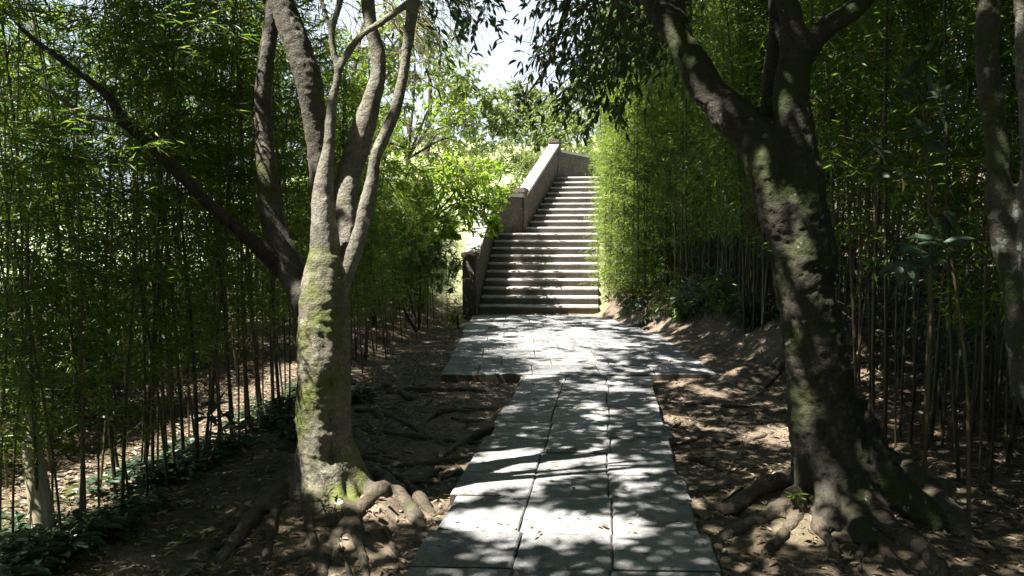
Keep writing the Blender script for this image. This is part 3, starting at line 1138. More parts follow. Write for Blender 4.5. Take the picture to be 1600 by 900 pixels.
# tree at the right edge of the frame
et = thing('forked_tree', 'pale lichen blotched forked trunk cut off by the right edge of the photo', 'tree', (2.75, 3.8, 0))
c = [chain('trunk', 3.8, [(1720, 900), (1690, 800), (1658, 680), (1628, 560), (1612, 500)], [150, 112, 96, 88, 80]),
     chain('stem', 3.8, [(1606, 520), (1584, 440), (1563, 330), (1552, 200), (1546, 80), (1543, -30), (1538, -200), (1525, -380)], [54, 46, 37, 34, 33, 32, 30, 24]),
     chain('stem', 3.7, [(1625, 540, 3.76), (1622, 420), (1616, 300), (1612, 180), (1608, 60), (1604, -50), (1612, -220), (1640, -400)], [50, 48, 42, 38, 36, 36, 34, 26]) + (M['bark_pale'],)]
fuse_tree(et, c, .014, {'trunk': M['bark_spotted'], 'stem': M['bark_spotted']}, .012, (), (2.75, 3.8, 0))

# ------------------------------------------------------------------ canopy of the trees overhead, added out of view to shade and dapple the ground
def canopy(n, lo, hi, y0, y1, zlo, zhi, L0, L1, test):
    gx = RNG.uniform(lo, hi, n)
    gy = RNG.uniform(y0, y1, n)
    z = RNG.uniform(0, 1, n)
    keep = ~sunlit(gx, gy)
    gx, gy, z = gx[keep], gy[keep], z[keep]
    zmin = zlo(gx, gy)
    zz = zmin + (zhi - zmin).clip(.5) * z
    P = np.stack([gx + SUN[0] / SUN[2] * zz, gy + SUN[1] / SUN[2] * zz, zz], 1)
    k = test(P)
    return P[k]


def leaf_set(mb, P, L0, L1, asp, mat=0, droop=.35, kind='broad'):
    n = len(P)
    a = RNG.uniform(0, 2 * math.pi, n)
    D = np.stack([np.cos(a), np.sin(a), RNG.normal(-droop, .35, n)], 1)
    N = np.stack([RNG.normal(0, .45, n), RNG.normal(0, .45, n), np.ones(n)], 1)
    L = RNG.uniform(L0, L1, n)
    leaves(mb, P, D, N, L, L * asp * RNG.uniform(.85, 1.15, n), mat, kind)


zl = lambda gx, gy: np.maximum(4.3, 1.75 + .335 * (gy + .6) + .5 * vnoise(gx * .8, gy * .8, 40))
P = canopy(190000, -2.6, 6.0, -8, 15.6, zl, 8.2, .12, .2, lambda P: (P[:, 1] > -10) & ((P[:, 0] > -5.2) | (RNG.random(len(P)) < .5)))
Q = canopy(75000, -7.0, -2.6, -2, 13, zl, 8.2, .12, .2, lambda P: P[:, 1] > -10)
Q = Q[vnoise(Q[:, 0] * .9 + .5 * Q[:, 2], Q[:, 1] * .9, 77) > .52]      # loose clumps added overhead to darken the left thicket
P = np.vstack([P, Q])
side = P[:, 0] + .35 * np.sin(P[:, 1] * .7) < -.2
for root, sel in ((lt, side), (rt, ~side)):
    mb = MB()
    leaf_set(mb, P[sel] - np.array(root.location), .09, .16, .46)
    mb.build('crown', M['tree_leaf'], root)


SUNNY_STAIRS = [.55]             # share of the leaves left out where they would shade the stairs
ORIGIN = [np.zeros(3)]        # where the plant being built stands


def spray(mb, start, end, nl, L0, L1, asp, sway=.12, mat=1, twig=0, r=.008, hang=.3, kind='broad', subs=6):
    """a leafy branch: thin stem with side twigs and hanging leaves"""
    start, end = np.asarray(start, float), np.asarray(end, float)
    ln = np.linalg.norm(end - start)
    mid = (start + end) / 2 + RNG.normal(0, sway * ln, 3) + np.array([0, 0, .08 * ln])
    Pc, Rc = spline([start, mid, end], [r, r * .7, r * .3], .08)
    V, q, _ = tube(Pc, Rc, 4, False)
    mb.add(V, q, twig)
    LP, LD = [], []
    for s in range(subs):
        k = RNG.integers(len(Pc) // 5, len(Pc))
        p = Pc[k]
        d = unit((end - start) / ln + RNG.normal(0, .75, 3) + np.array([0, 0, -.15]))
        l2 = ln * RNG.uniform(.25, .5)
        p2 = p + d * l2 + np.array([0, 0, -.12 * l2])
        V, q, _ = tube(*spline([p, (p + p2) / 2 + RNG.normal(0, .04 * l2, 3), p2], [r * .45, r * .35, r * .15], .1), 3, False)
        mb.add(V, q, twig)
        m_ = max(2, nl // subs)
        t = RNG.uniform(.1, 1, m_)[:, None]
        LP.append(p * (1 - t) + p2 * t)
        LD.append(d + RNG.normal(0, .6, (m_, 3)) + np.array([0, 0, -hang]))
    LP, LD = np.vstack(LP), np.vstack(LD)
    gx, gy = to_ground(LP + ORIGIN[0])
    k_ = ~sunlit(gx, gy) | (gy > 15.6) | (gx < -.9)
    Pw = LP + ORIGIN[0]
    t_ = Pw[:, 2] - hill(Pw[:, 0], Pw[:, 1]) - .25
    sx_ = Pw[:, 0] - SUN[0] / SUN[2] * t_
    sy_ = Pw[:, 1] - SUN[1] / SUN[2] * t_
    k_ &= ~((sx_ > -.75) & (sx_ < 2.7 + .3 * np.maximum(0, sy_ - 19)) & (sy_ > 15.3) & (sy_ < 24) & (t_ > .5) & (Pw[:, 0] < sx_ - .15) & (RNG.random(len(LP)) < SUNNY_STAIRS[0]) & (Pw[:, 2] > 2.0))
    LP, LD = LP[k_], LD[k_]
    L = RNG.uniform(L0, L1, len(LP))
    N = RNG.normal(0, .5, (len(LP), 3)) + np.array([0, 0, 1.])
    leaves(mb, LP, LD, N, L, L * asp, mat, kind)


# leafy branches hanging into the picture at the top
mb = MB()
o_ = np.array(rt.location)
ORIGIN[0] = o_
for _ in range(150):
    u = RNG.uniform(822, 1040)
    vmax = np.interp(u, [822, 850, 900, 930, 985, 1040], [150, 175, 190, 210, 160, 100])
    v = RNG.uniform(-60, vmax)
    Y = RNG.uniform(8.0, 11.5)
    e_ = at(u, v, Y)
    s_ = e_ + np.array([RNG.uniform(.2, .8), RNG.uniform(-.3, .6), RNG.uniform(.35, .8)])
    spray(mb, s_ - o_, e_ - o_, 26, .09, .15, .36, hang=.7)
mb.build('foliage', [M['twig'], M['tree_leaf']], rt)
mb = MB()
add_tube(mb, [at(905, -240, 5.9) - o_, at(900, -60, 8.0) - o_, at(860, 90, 9.2) - o_, at(815, 160, 9.6) - o_], [.05, .035, .02, .008], 6)
add_tube(mb, [at(905, -240, 5.9) - o_, at(960, -60, 8.0) - o_, at(945, 60, 9.6) - o_, at(905, 130, 10) - o_], [.045, .03, .02, .008], 6)
mb.build('branch', M['bark_dark'], rt)
mb = MB()
o_ = np.array(lt.location)
ORIGIN[0] = o_
for _ in range(95):
    u = RNG.uniform(640, 785)
    v = RNG.uniform(-70, np.interp(u, [640, 720, 750, 785], [100, 120, 60, 15]))
    Y = RNG.uniform(8.0, 11)
    e_ = at(u, v, Y)
    s_ = e_ + np.array([-RNG.uniform(.2, .8), RNG.uniform(-.3, .6), RNG.uniform(.3, .7)])
    spray(mb, s_ - o_, e_ - o_, 24, .09, .14, .36, hang=.6)
mb.build('foliage', [M['twig'], M['tree_leaf']], lt)


# ------------------------------------------------------------------ bamboo
def bamboo_parts(H, r0, leaf_z, dens, Lf, bend, seed, spread=.75, low=.25, asp=.125, leafmat=1, branch_up=.75):
    rng = np.random.default_rng(seed)
    az = rng.uniform(0, 2 * math.pi)
    bx, by = math.cos(az) * bend, math.sin(az) * bend
    zs, rs = [], []
    z = 0.0
    nodes = []
    while z < H:
        seglen = rng.uniform(.22, .34) * (.7 + .6 * min(1, z / 1.5))
        f = 1 - .8 * (z / H) ** 1.3
        zs += [z, z + .008, z + .02, z + .035]
        rs += [r0 * f, r0 * f * 1.16, r0 * f * 1.05, r0 * f]
        nodes.append(z)
        z += seglen
    zs.append(H)
    rs.append(r0 * .12)
    zs = np.array(zs)
    w = rng.uniform(0, 6, 2)

    def line(z):
        z = np.asarray(z, float)
        t = z / H
        return np.stack([bx * t ** 2.2 * H + .03 * np.sin(z * 1.3 + w[0]) * t, by * t ** 2.2 * H + .03 * np.sin(z * 1.1 + w[1]) * t, z - .12 * bend * t ** 3 * H], -1)
    culm = MB()
    V, q, _ = tube(line(zs), np.array(rs), 6, False)
    culm.add(V, q, 0)
    fol = MB()
    LP, LD = [], []
    for z in nodes:
        if z < leaf_z:
            if rng.random() < .25:           # short bare stubs
                a = rng.uniform(0, 6.28)
                p = line(z + .02)
                d = np.array([math.cos(a), math.sin(a), .5])
                V, q, _ = tube(*spline([p, p + d * rng.uniform(.08, .3)], [.003, .0015], .15), 3, False)
                culm.add(V, q, 0)
            continue
        g = min(1, low + (z - leaf_z) / 1.2)
        nb = rng.poisson(2.6 * g * dens)
        for _ in range(nb):
            a = rng.uniform(0, 6.28)
            bl = rng.uniform(.3, 1.0) * spread * (1 - .35 * z / H)
            p = line(z + .02)
            d = np.array([math.cos(a), math.sin(a), rng.uniform(.2, 1.0) * branch_up])
            d /= np.linalg.norm(d)
            p2 = p + d * bl + np.array([0, 0, -.16 * bl])
            pm = (p + p2) / 2 + np.array([0, 0, .09 * bl])
            Pc, Rc = spline([p, pm, p2], [.0035, .0025, .001], .15)
            V, q, _ = tube(Pc, Rc, 3, False)
            fol.add(V, q, 0)
            m_ = int(rng.uniform(9, 18))
            t = rng.uniform(.15, 1.02, m_)
            pp = p[None] * ((1 - t) ** 2)[:, None] + 2 * (pm * (t * (1 - t))[:, None]) + p2[None] * (t ** 2)[:, None]
            LP.append(pp + rng.normal(0, .05, (m_, 3)))
            LD.append(d * .6 + rng.normal(0, .55, (m_, 3)) + np.array([0, 0, -.42]))
    if LP:
        LP, LD = np.vstack(LP), np.vstack(LD)
        L = rng.uniform(Lf * .6, Lf * 1.25, len(LP))
        N = rng.normal(0, .55, (len(LP), 3)) + np.array([0, 0, 1.])
        leaves(fol, LP, LD, N, L, L * asp, 1)
    return culm, fol


def variants(n, **kw):
    out = []
    for i in range(n):
        k = {a: (b_(i) if callable(b_) else b_) for a, b_ in kw.items()}
        cu, fo = bamboo_parts(seed=100 + i + int(k['H'] * 77), **k)
        out.append((cu, fo))
    return out


def as_meshes(vs, leafm):
    return [(cu.mesh('culm', [M['culm']]), fo.mesh('foliage', [M['twig'], leafm]) if fo.n else None) for cu, fo in vs]


V_left = variants(9, H=lambda i: 4.7 + .12 * i, r0=lambda i: .0085 + .0016 * (i % 6), leaf_z=lambda i: .85 + .16 * (i % 4), dens=1.7, Lf=.13, bend=lambda i: .04 + .02 * (i % 4))
V_right = variants(9, H=lambda i: 5.6 + .2 * i, r0=lambda i: .0085 + .0015 * (i % 6), leaf_z=lambda i: 1.0 + .16 * (i % 4), dens=1.9, Lf=.13, bend=lambda i: .03 + .02 * (i % 4))
V_hedge = variants(7, H=lambda i: 4.6 + .25 * i, r0=lambda i: .010 + .001 * (i % 4), leaf_z=.12, dens=2.9, Lf=.11, bend=lambda i: .04 + .02 * (i % 3), spread=.6, low=.9)
V_mid = variants(6, H=lambda i: 5.0 + .2 * i, r0=lambda i: .010 + .0012 * (i % 4), leaf_z=lambda i: .75 + .1 * (i % 3), dens=1.5, Lf=.12, bend=lambda i: .04 + .02 * (i % 3), spread=.65, low=.5)
V_under = variants(6, H=lambda i: 1.0 + .12 * i, r0=.006, leaf_z=.03, dens=2.6, Lf=.12, bend=lambda i: .1 + .05 * (i % 3), spread=.7, low=1.0, asp=.17)
MD = as_meshes(V_hedge, M['bamboo_leaf'])  # hedge copy with darker leaves, standing in for shade inside the hedge
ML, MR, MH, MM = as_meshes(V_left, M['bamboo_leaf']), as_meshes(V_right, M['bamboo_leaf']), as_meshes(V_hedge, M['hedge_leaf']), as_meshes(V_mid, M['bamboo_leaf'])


def scatter(n, sampler, mind, avoid=()):
    out = []
    tries = 0
    while len(out) < n and tries < n * 60:
        tries += 1
        p = sampler()
        if any((p[0] - q[0]) ** 2 + (p[1] - q[1]) ** 2 < mind * mind for q in out):
            continue
        if any((p[0] - a[0]) ** 2 + (p[1] - a[1]) ** 2 < a[2] ** 2 for a in avoid):
            continue
        out.append(p)
    return out


def plant_bamboo(pts, meshes, label, group, smin=.85, smax=1.1, lean=.04, tall=None):
    for (x, y) in pts:
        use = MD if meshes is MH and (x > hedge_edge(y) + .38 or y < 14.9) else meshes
        cu, fo = use[RNG.integers(len(use))]
        z = float(terrain(x, y)) - .03
        r = thing('bamboo', label, 'bamboo', (x, y, z), RNG.uniform(0, 6.28), group)
        r.rotation_euler = (RNG.normal(0, lean), RNG.normal(0, lean), RNG.uniform(0, 6.28))
        s = RNG.uniform(smin, smax)
        if tall:
            s = tall(y) / 5.2 * RNG.uniform(.92, 1.12)
        w = (.5 + .5 * s) * RNG.uniform(.85, 1.25)
        r.scale = (w, w, s)
        a = bpy.data.objects.new('culm', cu)
        COL.objects.link(a)
        a.parent = r
        if fo is not None:
            b_ = bpy.data.objects.new('foliage', fo)
            COL.objects.link(b_)
            b_.parent = r


def yb(a, b_, p=1.6):      # more of them near the camera
    return a + (b_ - a) * RNG.random() ** p


def sl():
    Y = yb(3.6, 11, 1.3)
    return (left_edge(Y) + RNG.uniform(-.28, .18), Y)


def sl2():
    Y = yb(11, 15.6, 1.0)
    return (left_edge(Y) - RNG.uniform(-.05, .6), Y)


def sr():
    Y = yb(4.3, 11, 1.3)
    return (right_edge(Y) + RNG.uniform(0, .8), Y)


def sr2():
    Y = yb(10.5, 14.2, 1.0)
    return (right_edge(Y) + RNG.uniform(.1, .9), Y)


def hedge_edge(Y):
    return np.interp(Y, [14, 15.6, 16.2, 19, 22, 24], [2.35, 2.0, 1.86, 2.16, 2.55, 3.0])


def sh():
    Y = yb(14.3, 22.5, 1.2)
    return (hedge_edge(Y) + .75 * RNG.random() ** 1.5 + .06, Y)


plant_bamboo(scatter(92, sl, .10, ((-2.3, 3.7, .22), (-1.95, 4.25, .3))), ML, 'slim bamboo standing in the dark front row of the thicket left of the mossy tree', 'bamboo of the left thicket', lean=.055, tall=lambda y: np.interp(y, [3, 4.5, 5.2, 7.5, 9.5, 11], [2.1, 2.3, 3.4, 4.2, 3.2, 2.7]))
plant_bamboo(scatter(32, sl2, .12), MM, 'leafy bamboo in the thicket between the mossy tree and the foot of the stairs', 'bamboo left of the stair foot', tall=lambda y: np.interp(y, [11, 13.5, 15.6], [2.7, 2.2, 1.9]))
plant_bamboo(scatter(80, sr, .10), MR, 'slim bamboo standing in the dark thicket behind and right of the lichen spotted tree', 'bamboo of the right thicket')
plant_bamboo(scatter(34, sr2, .13), MR, 'brown stemmed bamboo on the low bank right of the paved landing', 'bamboo of the right bank')
plant_bamboo(scatter(60, sh, .14), MH, 'bamboo leafy down to the ground in the hedge right of the stairs', 'bamboo hedge beside the stairs', lean=.03)

# the depth of the thicket: one mass
def thicket(name, pts_sets, label):
    mb = MB()
    for pts, vs, leafm in pts_sets:
        for (x, y) in pts:
            cu, fo = vs[RNG.integers(len(vs))]
            a = RNG.uniform(0, 6.28)
            s = RNG.uniform(.9, 1.25) * (leafm or 1) * (np.interp(y, [9, 12], [1, .72]) if x < 0 else 1)
            Rm = np.array([[math.cos(a), -math.sin(a), RNG.normal(0, .04)], [math.sin(a), math.cos(a), RNG.normal(0, .04)], [0, 0, 1]]) * s
            z = float(terrain(x, y)) - .03
            mb.extend(cu, Rm, (x, y, z))
            if not fo.n:
                continue
            # leaves: drop those that stand in a sun gap
            Vf = np.concatenate(fo.v) @ Rm.T + np.array([x, y, z])
            lv = fo.f[-1]
            c0 = Vf[lv[:, 0]]
            gx, gy = to_ground(c0)
            keep = ~sunlit(gx, gy) | (gy > 15.6) | (gx < left_edge(gy) - .9) | (gx > 4.0)
            mb.v.append(Vf.astype(np.float32))
            tf = np.concatenate([f for f in fo.f if f.shape[1] == 4])
            gx, gy = to_ground(Vf[tf[:, 0]])
            kt = ~sunlit(gx, gy) | (gy > 15.6) | (gx < left_edge(gy) - .9) | (gx > 4.0)
            mb.f.append(tf[kt] + mb.n)
            mb.m.append(np.full(int(kt.sum()), 1, np.int32))
            mb.f.append(lv[keep] + mb.n)
            mb.m.append(np.full(int(keep.sum()), 3 if leafm == .999 else 2, np.int32))  # undergrowth gets the darker leaf colour to imitate shade in the thicket
            mb.n += len(Vf)
    o = mb.build(name, [M['culm'], M['twig'], M['bamboo_leaf'], M['cover_leaf']])
    return tag(o, label, 'bamboo', kind='stuff')


def tl():
    Y = yb(-6, 17, 1.0)
    return (left_edge(Y) - .9 - 3.4 * RNG.random() ** 1.2, Y)


def trr():
    Y = yb(-6, 15, 1.0)
    return (right_edge(Y) + .8 + 2.6 * RNG.random() ** 1.2, Y)


def tb():
    Y = RNG.uniform(-3, 15)
    return (left_edge(Y) - 1.0 - 3.6 * RNG.random(), Y)


def tslope():
    return (RNG.uniform(-5, -2.0), RNG.uniform(15.2, 19))


def tback():  # unseen bamboo added behind the camera to block sky light
    return (RNG.uniform(-5, 6), RNG.uniform(-9, -6.5))


def tbr():
    Y = RNG.uniform(-3, 15)
    return (right_edge(Y) + .9 + 2.8 * RNG.random(), Y)


def thh():
    Y = yb(14.5, 24, 1.0)
    return (hedge_edge(Y) + .7 + 2.4 * RNG.random(), Y)


thicket('bamboo_thicket', [(scatter(215, tl, .15), V_left, 0), (scatter(260, trr, .14), V_right, 0), (scatter(110, thh, .18), V_hedge, 0), (scatter(230, tb, .2), V_under, .999), (scatter(160, tbr, .2), V_under, .999), (scatter(90, tslope, .2), V_under, 1.5), (scatter(90, tback, .2), V_mid, 1.0), (scatter(50, tbr, .25), V_mid, 0)],
        'dense dark mass of bamboo behind the front rows on both sides of the path')

# pale dead trunk among the bamboo at lower left
dt = thing('dead_trunk', 'pale sunlit dead trunk standing among bamboo at the lower left', 'tree trunk', (*ground(66, 838)[:2], 0))
o_ = np.array(dt.location)
c = [('trunk', [at(68, 850, 4.15) , at(64, 800, 4.15), at(58, 740, 4.15), at(50, 690, 4.17), at(44, 655, 4.2), at(38, 600, 4.2), at(26, 560, 4.2)], [.066, .062, .056, .046, .038, .028, .02])]
m, nt, b = new_mat('dead_wood')
tc = nt.nodes.new('ShaderNodeTexCoord').outputs['Object']
c_ = ramp(nt, noise(nt, mapping(nt, tc, (14, 14, 3)), 2, 5, .6), [(.3, (.2, .17, .11)), (.65, (.42, .38, .27))])
nt.links.new(c_, b.inputs['Base Color'])
b.inputs['Roughness'].default_value = .85
fuse_tree(dt, c, .012, {'trunk': m}, .006, (), tuple(o_))


# ------------------------------------------------------------------ shrubs and small trees
def leafy_tree(name, label, cat, base, H, blobs, nspray, nl, L0, L1, asp, leafm, barkm, trunk_r=.06, group=None, hang=.3, stems=1):
    """trunk with limbs to each blob (centre, radii) and leafy sprays that fill the blobs"""
    base = np.array([base[0], base[1], float(terrain(base[0], base[1])) - .05])
    root = thing(name, label, cat, tuple(base), 0, group)
    ORIGIN[0] = base
    mb = MB()
    for s in range(stems):
        top = np.array([0, 0, H * .6]) + (RNG.normal(0, .15 * H, 3) * (1, 1, .3) if stems > 1 else RNG.normal(0, .05 * H, 3))
        pts = [np.zeros(3), top * .5 + RNG.normal(0, .03 * H, 3), top]
        add_tube(mb, pts, [trunk_r, trunk_r * .75, trunk_r * .45], 7, .15)
        for (cc_, rr) in blobs:
            cc_ = np.asarray(cc_, float)
            if stems > 1 and RNG.random() < .4:
                continue
            add_tube(mb, [top * .75, (top + cc_) / 2 + RNG.normal(0, .05 * H, 3), cc_ + RNG.normal(0, .2, 3) * rr], [trunk_r * .5, trunk_r * .32, trunk_r * .12], 5, .2)
    mb.build('trunk', barkm, root)
    mb = MB()
    tot = sum(np.prod(np.asarray(rr, float)) ** .67 for _, rr in blobs)
    for (cc_, rr) in blobs:
        rr = np.asarray(rr, float)
        cc_ = np.asarray(cc_, float)
        k = max(3, int(nspray * np.prod(rr) ** .67 / tot))
        for _ in range(k):
            d = unit(RNG.normal(0, 1, 3))
            e_ = cc_ + d * rr * RNG.uniform(.45, 1.08)
            s_ = cc_ + d * rr * RNG.uniform(.1, .4) + RNG.normal(0, .1, 3) * rr
            spray(mb, s_, e_, nl, L0, L1, asp, hang=hang, r=.006, subs=4)
    mb.build('crown', [M['twig'], leafm], root)
    return root


def rel(base, pts):
    b0 = np.array([base[0], base[1], float(terrain(base[0], base[1])) - .05])
    return [(np.asarray(p) - b0, r) for p, r in pts]


# bright bush overhanging the parapet
SUNNY_STAIRS[0] = .4
B = (-1.75, 15.4)
leafy_tree('shrub', 'bright yellow green shrub overhanging the parapet left of the stairs', 'shrub', B, 3.2,
           rel(B, [(at(705, 275, 15.6), (.75, .7, .55)), (at(745, 320, 15.8), (.55, .5, .40)), (at(690, 350, 15.2), (.6, .6, .4)), (at(760, 270, 16.6), (.45, .5, .4)), (at(650, 300, 15.0), (.6, .6, .6)), (at(770, 350, 16.4), (.22, .3, .25)), (at(778, 308, 17.4), (.34, .4, .26))]),
           300, 26, .09, .15, .34, M['bright_leaf'], M['bark_dark'], .05, stems=3)
SUNNY_STAIRS[0] = .65
B = (-2.2, 12.6)
leafy_tree('small_tree', 'slender sunlit green tree rising behind the stems of the mossy tree', 'tree', B, 5.5,
           rel(B, [(at(610, 150, 12.5), (.9, .9, .9)), (at(655, 240, 12.8), (.7, .8, .6)), (at(580, 270, 12.2), (.8, .8, .7)), (at(640, 60, 12.8), (.8, .9, .7)), (at(560, 60, 12.2), (.9, .9, .8)), (at(640, 340, 12.8), (.5, .6, .5))]),
           230, 26, .08, .14, .34, M['bright_leaf'], M['bark_dark'], .06)
B = (-2.4, 17.6)
leafy_tree('small_tree', 'airy light green tree with a bare side branch left of the sky gap', 'tree', B, 5.8,
           rel(B, [(at(680, 110, 17.5), (.9, .9, .8)), (at(715, 190, 17.5), (.8, .8, .6)), (at(660, 200, 17.0), (.8, .8, .7)), (at(735, 235, 18), (.5, .6, .45)), (at(640, 30, 17.2), (.9, .9, .8))]),
           150, 22, .09, .15, .34, M['bright_leaf'], M['bark_dark'], .07)
B = (-1.6, 13.4)
leafy_tree('shrub', 'dark green shrub filling the shade left of the parapet foot', 'shrub', B, 1.8,
           rel(B, [(at(690, 395, 13.6), (.55, .5, .4)), (at(650, 410, 13.2), (.6, .5, .45)), (at(710, 440, 14.2), (.3, .4, .35)), (at(620, 360, 13.2), (.6, .5, .5))]),
           100, 24, .08, .13, .34, M['bush_leaf'], M['bark_dark'], .03, stems=3)
B = (-.98, 14.3)
leafy_tree('shrub', 'small bright leafed plant at the foot of the front parapet post', 'shrub', B, .5,
           rel(B, [(at(710, 490, 14.3), (.16, .2, .18)), (at(700, 515, 14.0), (.16, .2, .12))]), 22, 14, .06, .10, .3, M['bright_leaf'], M['bark_dark'], .012, stems=3)

# trees on the hillside beyond the stairs
far = [((-3.2, 30), 6.0, 'pale sunlit tree on the hillside just left of the sky gap', [(745, 165, 30, 1.5), (700, 130, 30, 1.5), (720, 210, 29, 1.4), (775, 190, 30, 1.1)]),
       ((1.2, 33), 5.5, 'small pale round tree on the hilltop straight above the parapet post', [(815, 155, 33, 1.4), (845, 175, 33, 1.2), (790, 180, 32, 1.2), (830, 205, 32, 1.2)]),
       ((3.6, 32), 5.5, 'sunlit hillside tree right above the upper parapet wall', [(900, 165, 32, 1.6), (935, 130, 32, 1.5), (875, 200, 31, 1.3), (905, 215, 30, 1.0)]),
       ((-5.5, 27), 7.5, 'tall sunlit tree at the top of the slope behind the mossy tree', [(600, 110, 27, 1.6), (640, 60, 27, 1.5), (560, 170, 26, 1.5), (610, 210, 26, 1.3)]),
       ((6.5, 29), 8, 'tall green tree rising behind the hedge right of the stairs', [(1000, 60, 29, 2.0), (960, 120, 28, 1.6), (1060, 120, 29, 2)]),
       ((-9.5, 21), 8, 'broad sunlit tree on open ground far behind the left thicket', [(300, 180, 21, 1.7), (240, 110, 21, 1.8), (360, 100, 21, 1.7), (330, 260, 21, 1.4)]),
       ((-12, 16), 7, 'pale sunlit tree beyond the left thicket with sky beside it', [(20, 110, 16, 1.5), (90, 300, 17, 1.3), (10, 260, 16, 1.4)])]
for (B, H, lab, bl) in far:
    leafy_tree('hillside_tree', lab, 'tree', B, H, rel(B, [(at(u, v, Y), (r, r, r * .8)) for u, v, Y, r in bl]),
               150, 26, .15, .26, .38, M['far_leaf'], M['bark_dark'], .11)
# sunlit shrubs dotted on the slope left of the upper flight
spots = [(-.35, 20.6, .55), (.0, 22.2, .5), (.5, 25.2, .6), (-1.2, 23.5, .8), (1.1, 27.6, .55), (-.4, 27.5, .9), (2.6, 28.5, .7), (-2.4, 26, 1.0), (.6, 30, .6)]
labs = ['sunlit shrub just outside the second parapet post', 'pale green shrub outside the middle of the upper parapet', 'low pale shrub outside the top parapet post',
        'round sunlit shrub on the slope behind the overhanging bright shrub', 'small pale shrub on the slope behind the top post', 'wide pale shrub halfway up the bright slope',
        'pale shrub behind the wall that turns right at the stair top', 'big pale shrub on the upper slope left of all others', 'small shrub at the crest of the bright slope']
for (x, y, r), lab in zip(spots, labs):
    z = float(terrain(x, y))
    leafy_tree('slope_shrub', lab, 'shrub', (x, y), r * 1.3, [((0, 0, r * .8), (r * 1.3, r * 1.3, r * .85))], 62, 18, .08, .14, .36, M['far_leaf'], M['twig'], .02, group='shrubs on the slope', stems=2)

# low plants on the right bank
spots = [(1010, 478, 13.6, .32), (1058, 490, 12.8, .34), (1100, 500, 12.2, .36), (1140, 520, 11.4, .34), (1175, 540, 10.6, .28), (975, 470, 14.8, .34), (1125, 480, 12.4, .4)]
labs = ['low fern like plant on the bank below the bright hedge', 'low brownish plant at the bend of the landing edge', 'dark leafy plant in the middle of the right bank',
        'bluish leafy plant on the bank left of the spotted tree', 'small plant at the near end of the bank beside the spotted tree', 'low plant touching the lowest step at the right', 'taller glossy plant behind the others on the right bank']
for k, ((u, v, Y, r), lab) in enumerate(zip(spots, labs)):
    p = at(u, v + 25, Y)
    leafy_tree('bank_plant', lab, 'plant', (p[0], p[1]), r, [((0, 0, r * .9), (r * 1.35, r * 1.35, r * .9)), ((.2, -.1, r * .5), (r, r, r * .5))], 60, 18, .08, .15, .28, M['bush_leaf'] if k % 2 else M['broad_leaf'], M['twig'], .012, group='plants on the right bank', stems=3)


# broad leaved saplings in front of the right thicket
def sapling(label, base, tips, lsize):
    b0 = np.array([base[0], base[1], float(terrain(base[0], base[1])) - .03])
    root = thing('sapling', label, 'sapling', tuple(b0))
    mb, ml = MB(), MB()
    top = np.array(tips[-1]) - b0
    add_tube(mb, [np.zeros(3), top * .5 + (.05, 0, 0), top], [.014, .010, .006], 6)
    for t in tips:
        t = np.asarray(t) - b0
        s = np.array([top[0] * t[2] / top[2], top[1] * t[2] / top[2], t[2]]) * .92 if t[2] < top[2] else top
        add_tube(mb, [s, (s + t) / 2 + (0, 0, .03), t], [.006, .004, .002], 5)
        n = 7
        f = np.linspace(.45, 1, n)[:, None]
        P = s * (1 - f) + t * f
        d = unit(t - s)
        sd = unit(np.cross(d, (0, 0, 1)))
        D = np.stack([d * .7 + sd * (1 if k % 2 else -1) * (.9 if k < n - 1 else 0) + (0, 0, RNG.uniform(-.9, .1)) + RNG.normal(0, .3, 3) for k in range(n)])
        L = RNG.uniform(.75, 1.1, n) * lsize
        leaves(ml, P, D, np.tile([0, -.6, .8], (n, 1)) + RNG.normal(0, .4, (n, 3)), L, L * .3, 0, 'broad')
    mb.build('stem', M['twig'], root)
    ml.build('foliage', M['broad_leaf'], root)


sapling('sapling with big bluish leaves in front of the right thicket, leaves at waist height', (2.55, 4.35), [at(1400, 410, 4.2), at(1440, 392, 4.3), at(1470, 372, 4.2), at(1475, 330, 4.35)], .17)
sapling('tall sapling with broad dark leaves high in front of the right thicket', (2.5, 4.75), [at(1385, 255, 4.5), at(1365, 220, 4.5), at(1450, 200, 4.6), at(1470, 140, 4.6), at(1425, 130, 4.6), at(1440, 90, 4.7)], .17)
sapling('small sapling with dark leaves among the bamboo at the far left', (-2.2, 5.6), [at(320, 650, 5.5), at(355, 648, 5.6), at(370, 665, 5.5), at(340, 632, 5.6)], .12)

# ------------------------------------------------------------------ ground cover, leaf litter, twigs
mb = MB()
n = 0
while n < 620:
    Y = RNG.uniform(3.4, 8.5)
    X = left_edge(Y) + RNG.uniform(-.25, .62)
    if vnoise(X * 2, Y * 2, 61) < .36 + .35 * smooth(.2, .62, X - left_edge(Y)):
        continue
    n += 1
    z = float(terrain(X, Y))
    k = RNG.integers(5, 10)
    a = RNG.uniform(0, 6.28, k)
    P = np.stack([X + .05 * np.cos(a), Y + .05 * np.sin(a), z + RNG.uniform(.02, .13, k)], 1)
    D = np.stack([np.cos(a), np.sin(a), RNG.uniform(-.3, .35, k)], 1)
    L = RNG.uniform(.05, .1, k)
    leaves(mb, P, D, np.tile([0, 0, 1.], (k, 1)) + RNG.normal(0, .25, (k, 3)), L, L * .5, 0, 'broad')
tag(mb.build('ground_cover', M['cover_leaf']), 'low dark leafy ground cover along the foot of the left bamboo', 'ground cover', kind='stuff')

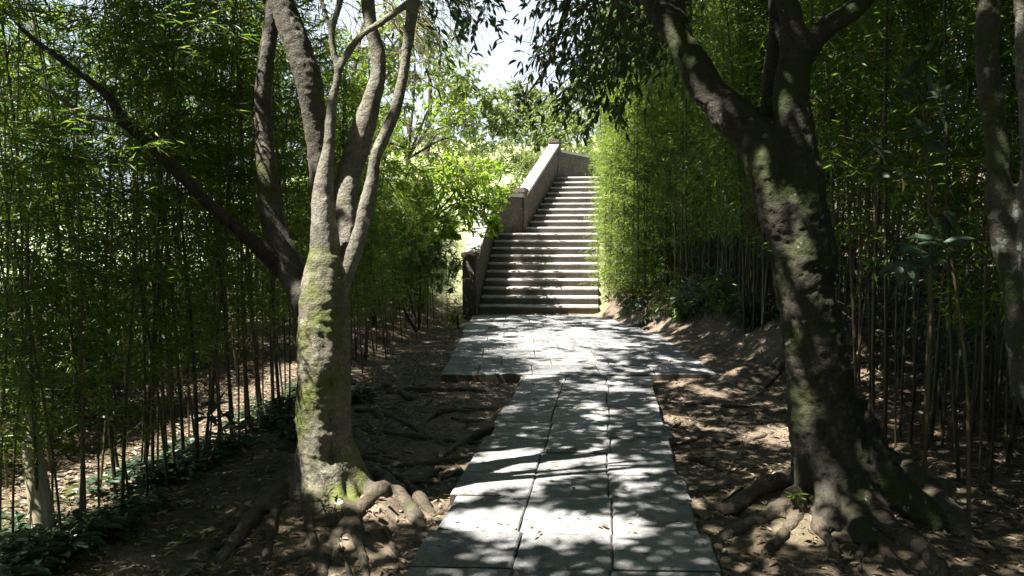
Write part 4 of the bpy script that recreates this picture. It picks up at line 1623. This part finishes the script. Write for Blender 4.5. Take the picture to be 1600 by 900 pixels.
mb = MB()
n = 170000
Y = 2.2 + 15 * RNG.random(n) ** 1.5
X = RNG.uniform(-4, 5, n)
wgt = .34 + .66 * np.maximum(smooth(.5, -.5, X - left_edge(Y)), smooth(-.5, .5, X - right_edge(Y)))
wgt = np.maximum(wgt, .5 * (vnoise(X * 1.7, Y * 1.7, 71) > .58)) * (.35 + .65 * vnoise(X * 5, Y * 5, 72))
px_ = X - path_left(Y)
onp = ((px_ > -.02) & (px_ < 1.43) & (Y < 15.9)) | ((X > -.82) & (X < 2.6) & (Y > 8.9) & (Y < 16))
k = (RNG.random(n) < np.where(onp, .014 + .10 * np.exp(-np.minimum(np.abs(px_), np.abs(px_ - 1.41)) / .06), wgt)) & (Y < 15.9)
X, Y, onp = X[k], Y[k], onp[k]
n = len(X)
Z = np.where(onp, .008, terrain(X, Y) + .010)
a = RNG.uniform(0, 6.28, n)
L = RNG.uniform(.02, .07, n)
D = np.stack([np.cos(a), np.sin(a), RNG.normal(0, .12, n)], 1)
N = np.stack([RNG.normal(0, .25, n), RNG.normal(0, .25, n), np.ones(n)], 1)
leaves(mb, np.stack([X, Y, Z], 1), D, N, L, L * RNG.uniform(.2, .45, n), 0, 'broad')
tag(mb.build('leaf_litter', M['litter']), 'dry brown fallen leaves scattered over the soil', 'leaf litter', kind='stuff')

# a few fallen twigs
tw = [((1140, 735), (1160, 680), 'thin dry twig sticking up from the soil left of the spotted tree'),
      ((655, 665), (605, 625), 'dry twig on the soil just below the left corner of the landing'),
      ((1110, 570), (1150, 610), 'thin stick lying at the right corner of the landing')]
for (p0, p1, lab) in tw:
    A, B_ = ground(*p0, -.05), ground(*p1, -.05)
    for q in (A, B_):
        q[2] = float(terrain(q[0], q[1])) + .012
    mb = MB()
    midp = (A + B_) / 2 + np.array([.02, 0, .03])
    midp[2] = max(midp[2], float(terrain(midp[0], midp[1])) + .02)
    add_tube(mb, [A, midp, B_], [.006, .007, .004], 6, .05)
    add_tube(mb, [midp, midp + np.array([.08, .1, .03])], [.004, .002], 5, .05)
    tag(mb.build('fallen_twig', M['twig']), lab, 'twig', group='fallen twigs')

# tufts of fresh leaves at the feet of the two trees
for (u, v, Y, lab) in ((515, 800, 4.25, 'small green seedling at the foot of the mossy tree'), (1245, 790, 4.35, 'small green seedling at the left foot of the spotted tree')):
    p = at(u, v, Y)
    z = float(terrain(p[0], p[1]))
    root = thing('seedling', lab, 'seedling', (p[0], p[1], z))
    mb, ml = MB(), MB()
    P, D = [], []
    for k in range(5):
        a = RNG.uniform(0, 6.28)
        tip = np.array([math.cos(a) * .05, math.sin(a) * .05, RNG.uniform(.06, .14)])
        add_tube(mb, [(0, 0, -.02), tip], [.003, .0015], 4, .05)
        for _ in range(4):
            P.append(tip * RNG.uniform(.6, 1))
            D.append((RNG.normal(), RNG.normal(), .2))
    leaves(ml, np.array(P), np.array(D), np.tile([0, 0, 1.], (20, 1)), RNG.uniform(.04, .07, 20), RNG.uniform(.012, .02, 20), 0, 'broad')
    mb.build('stem', M['twig'], root)
    ml.build('foliage', M['bush_leaf'], root)
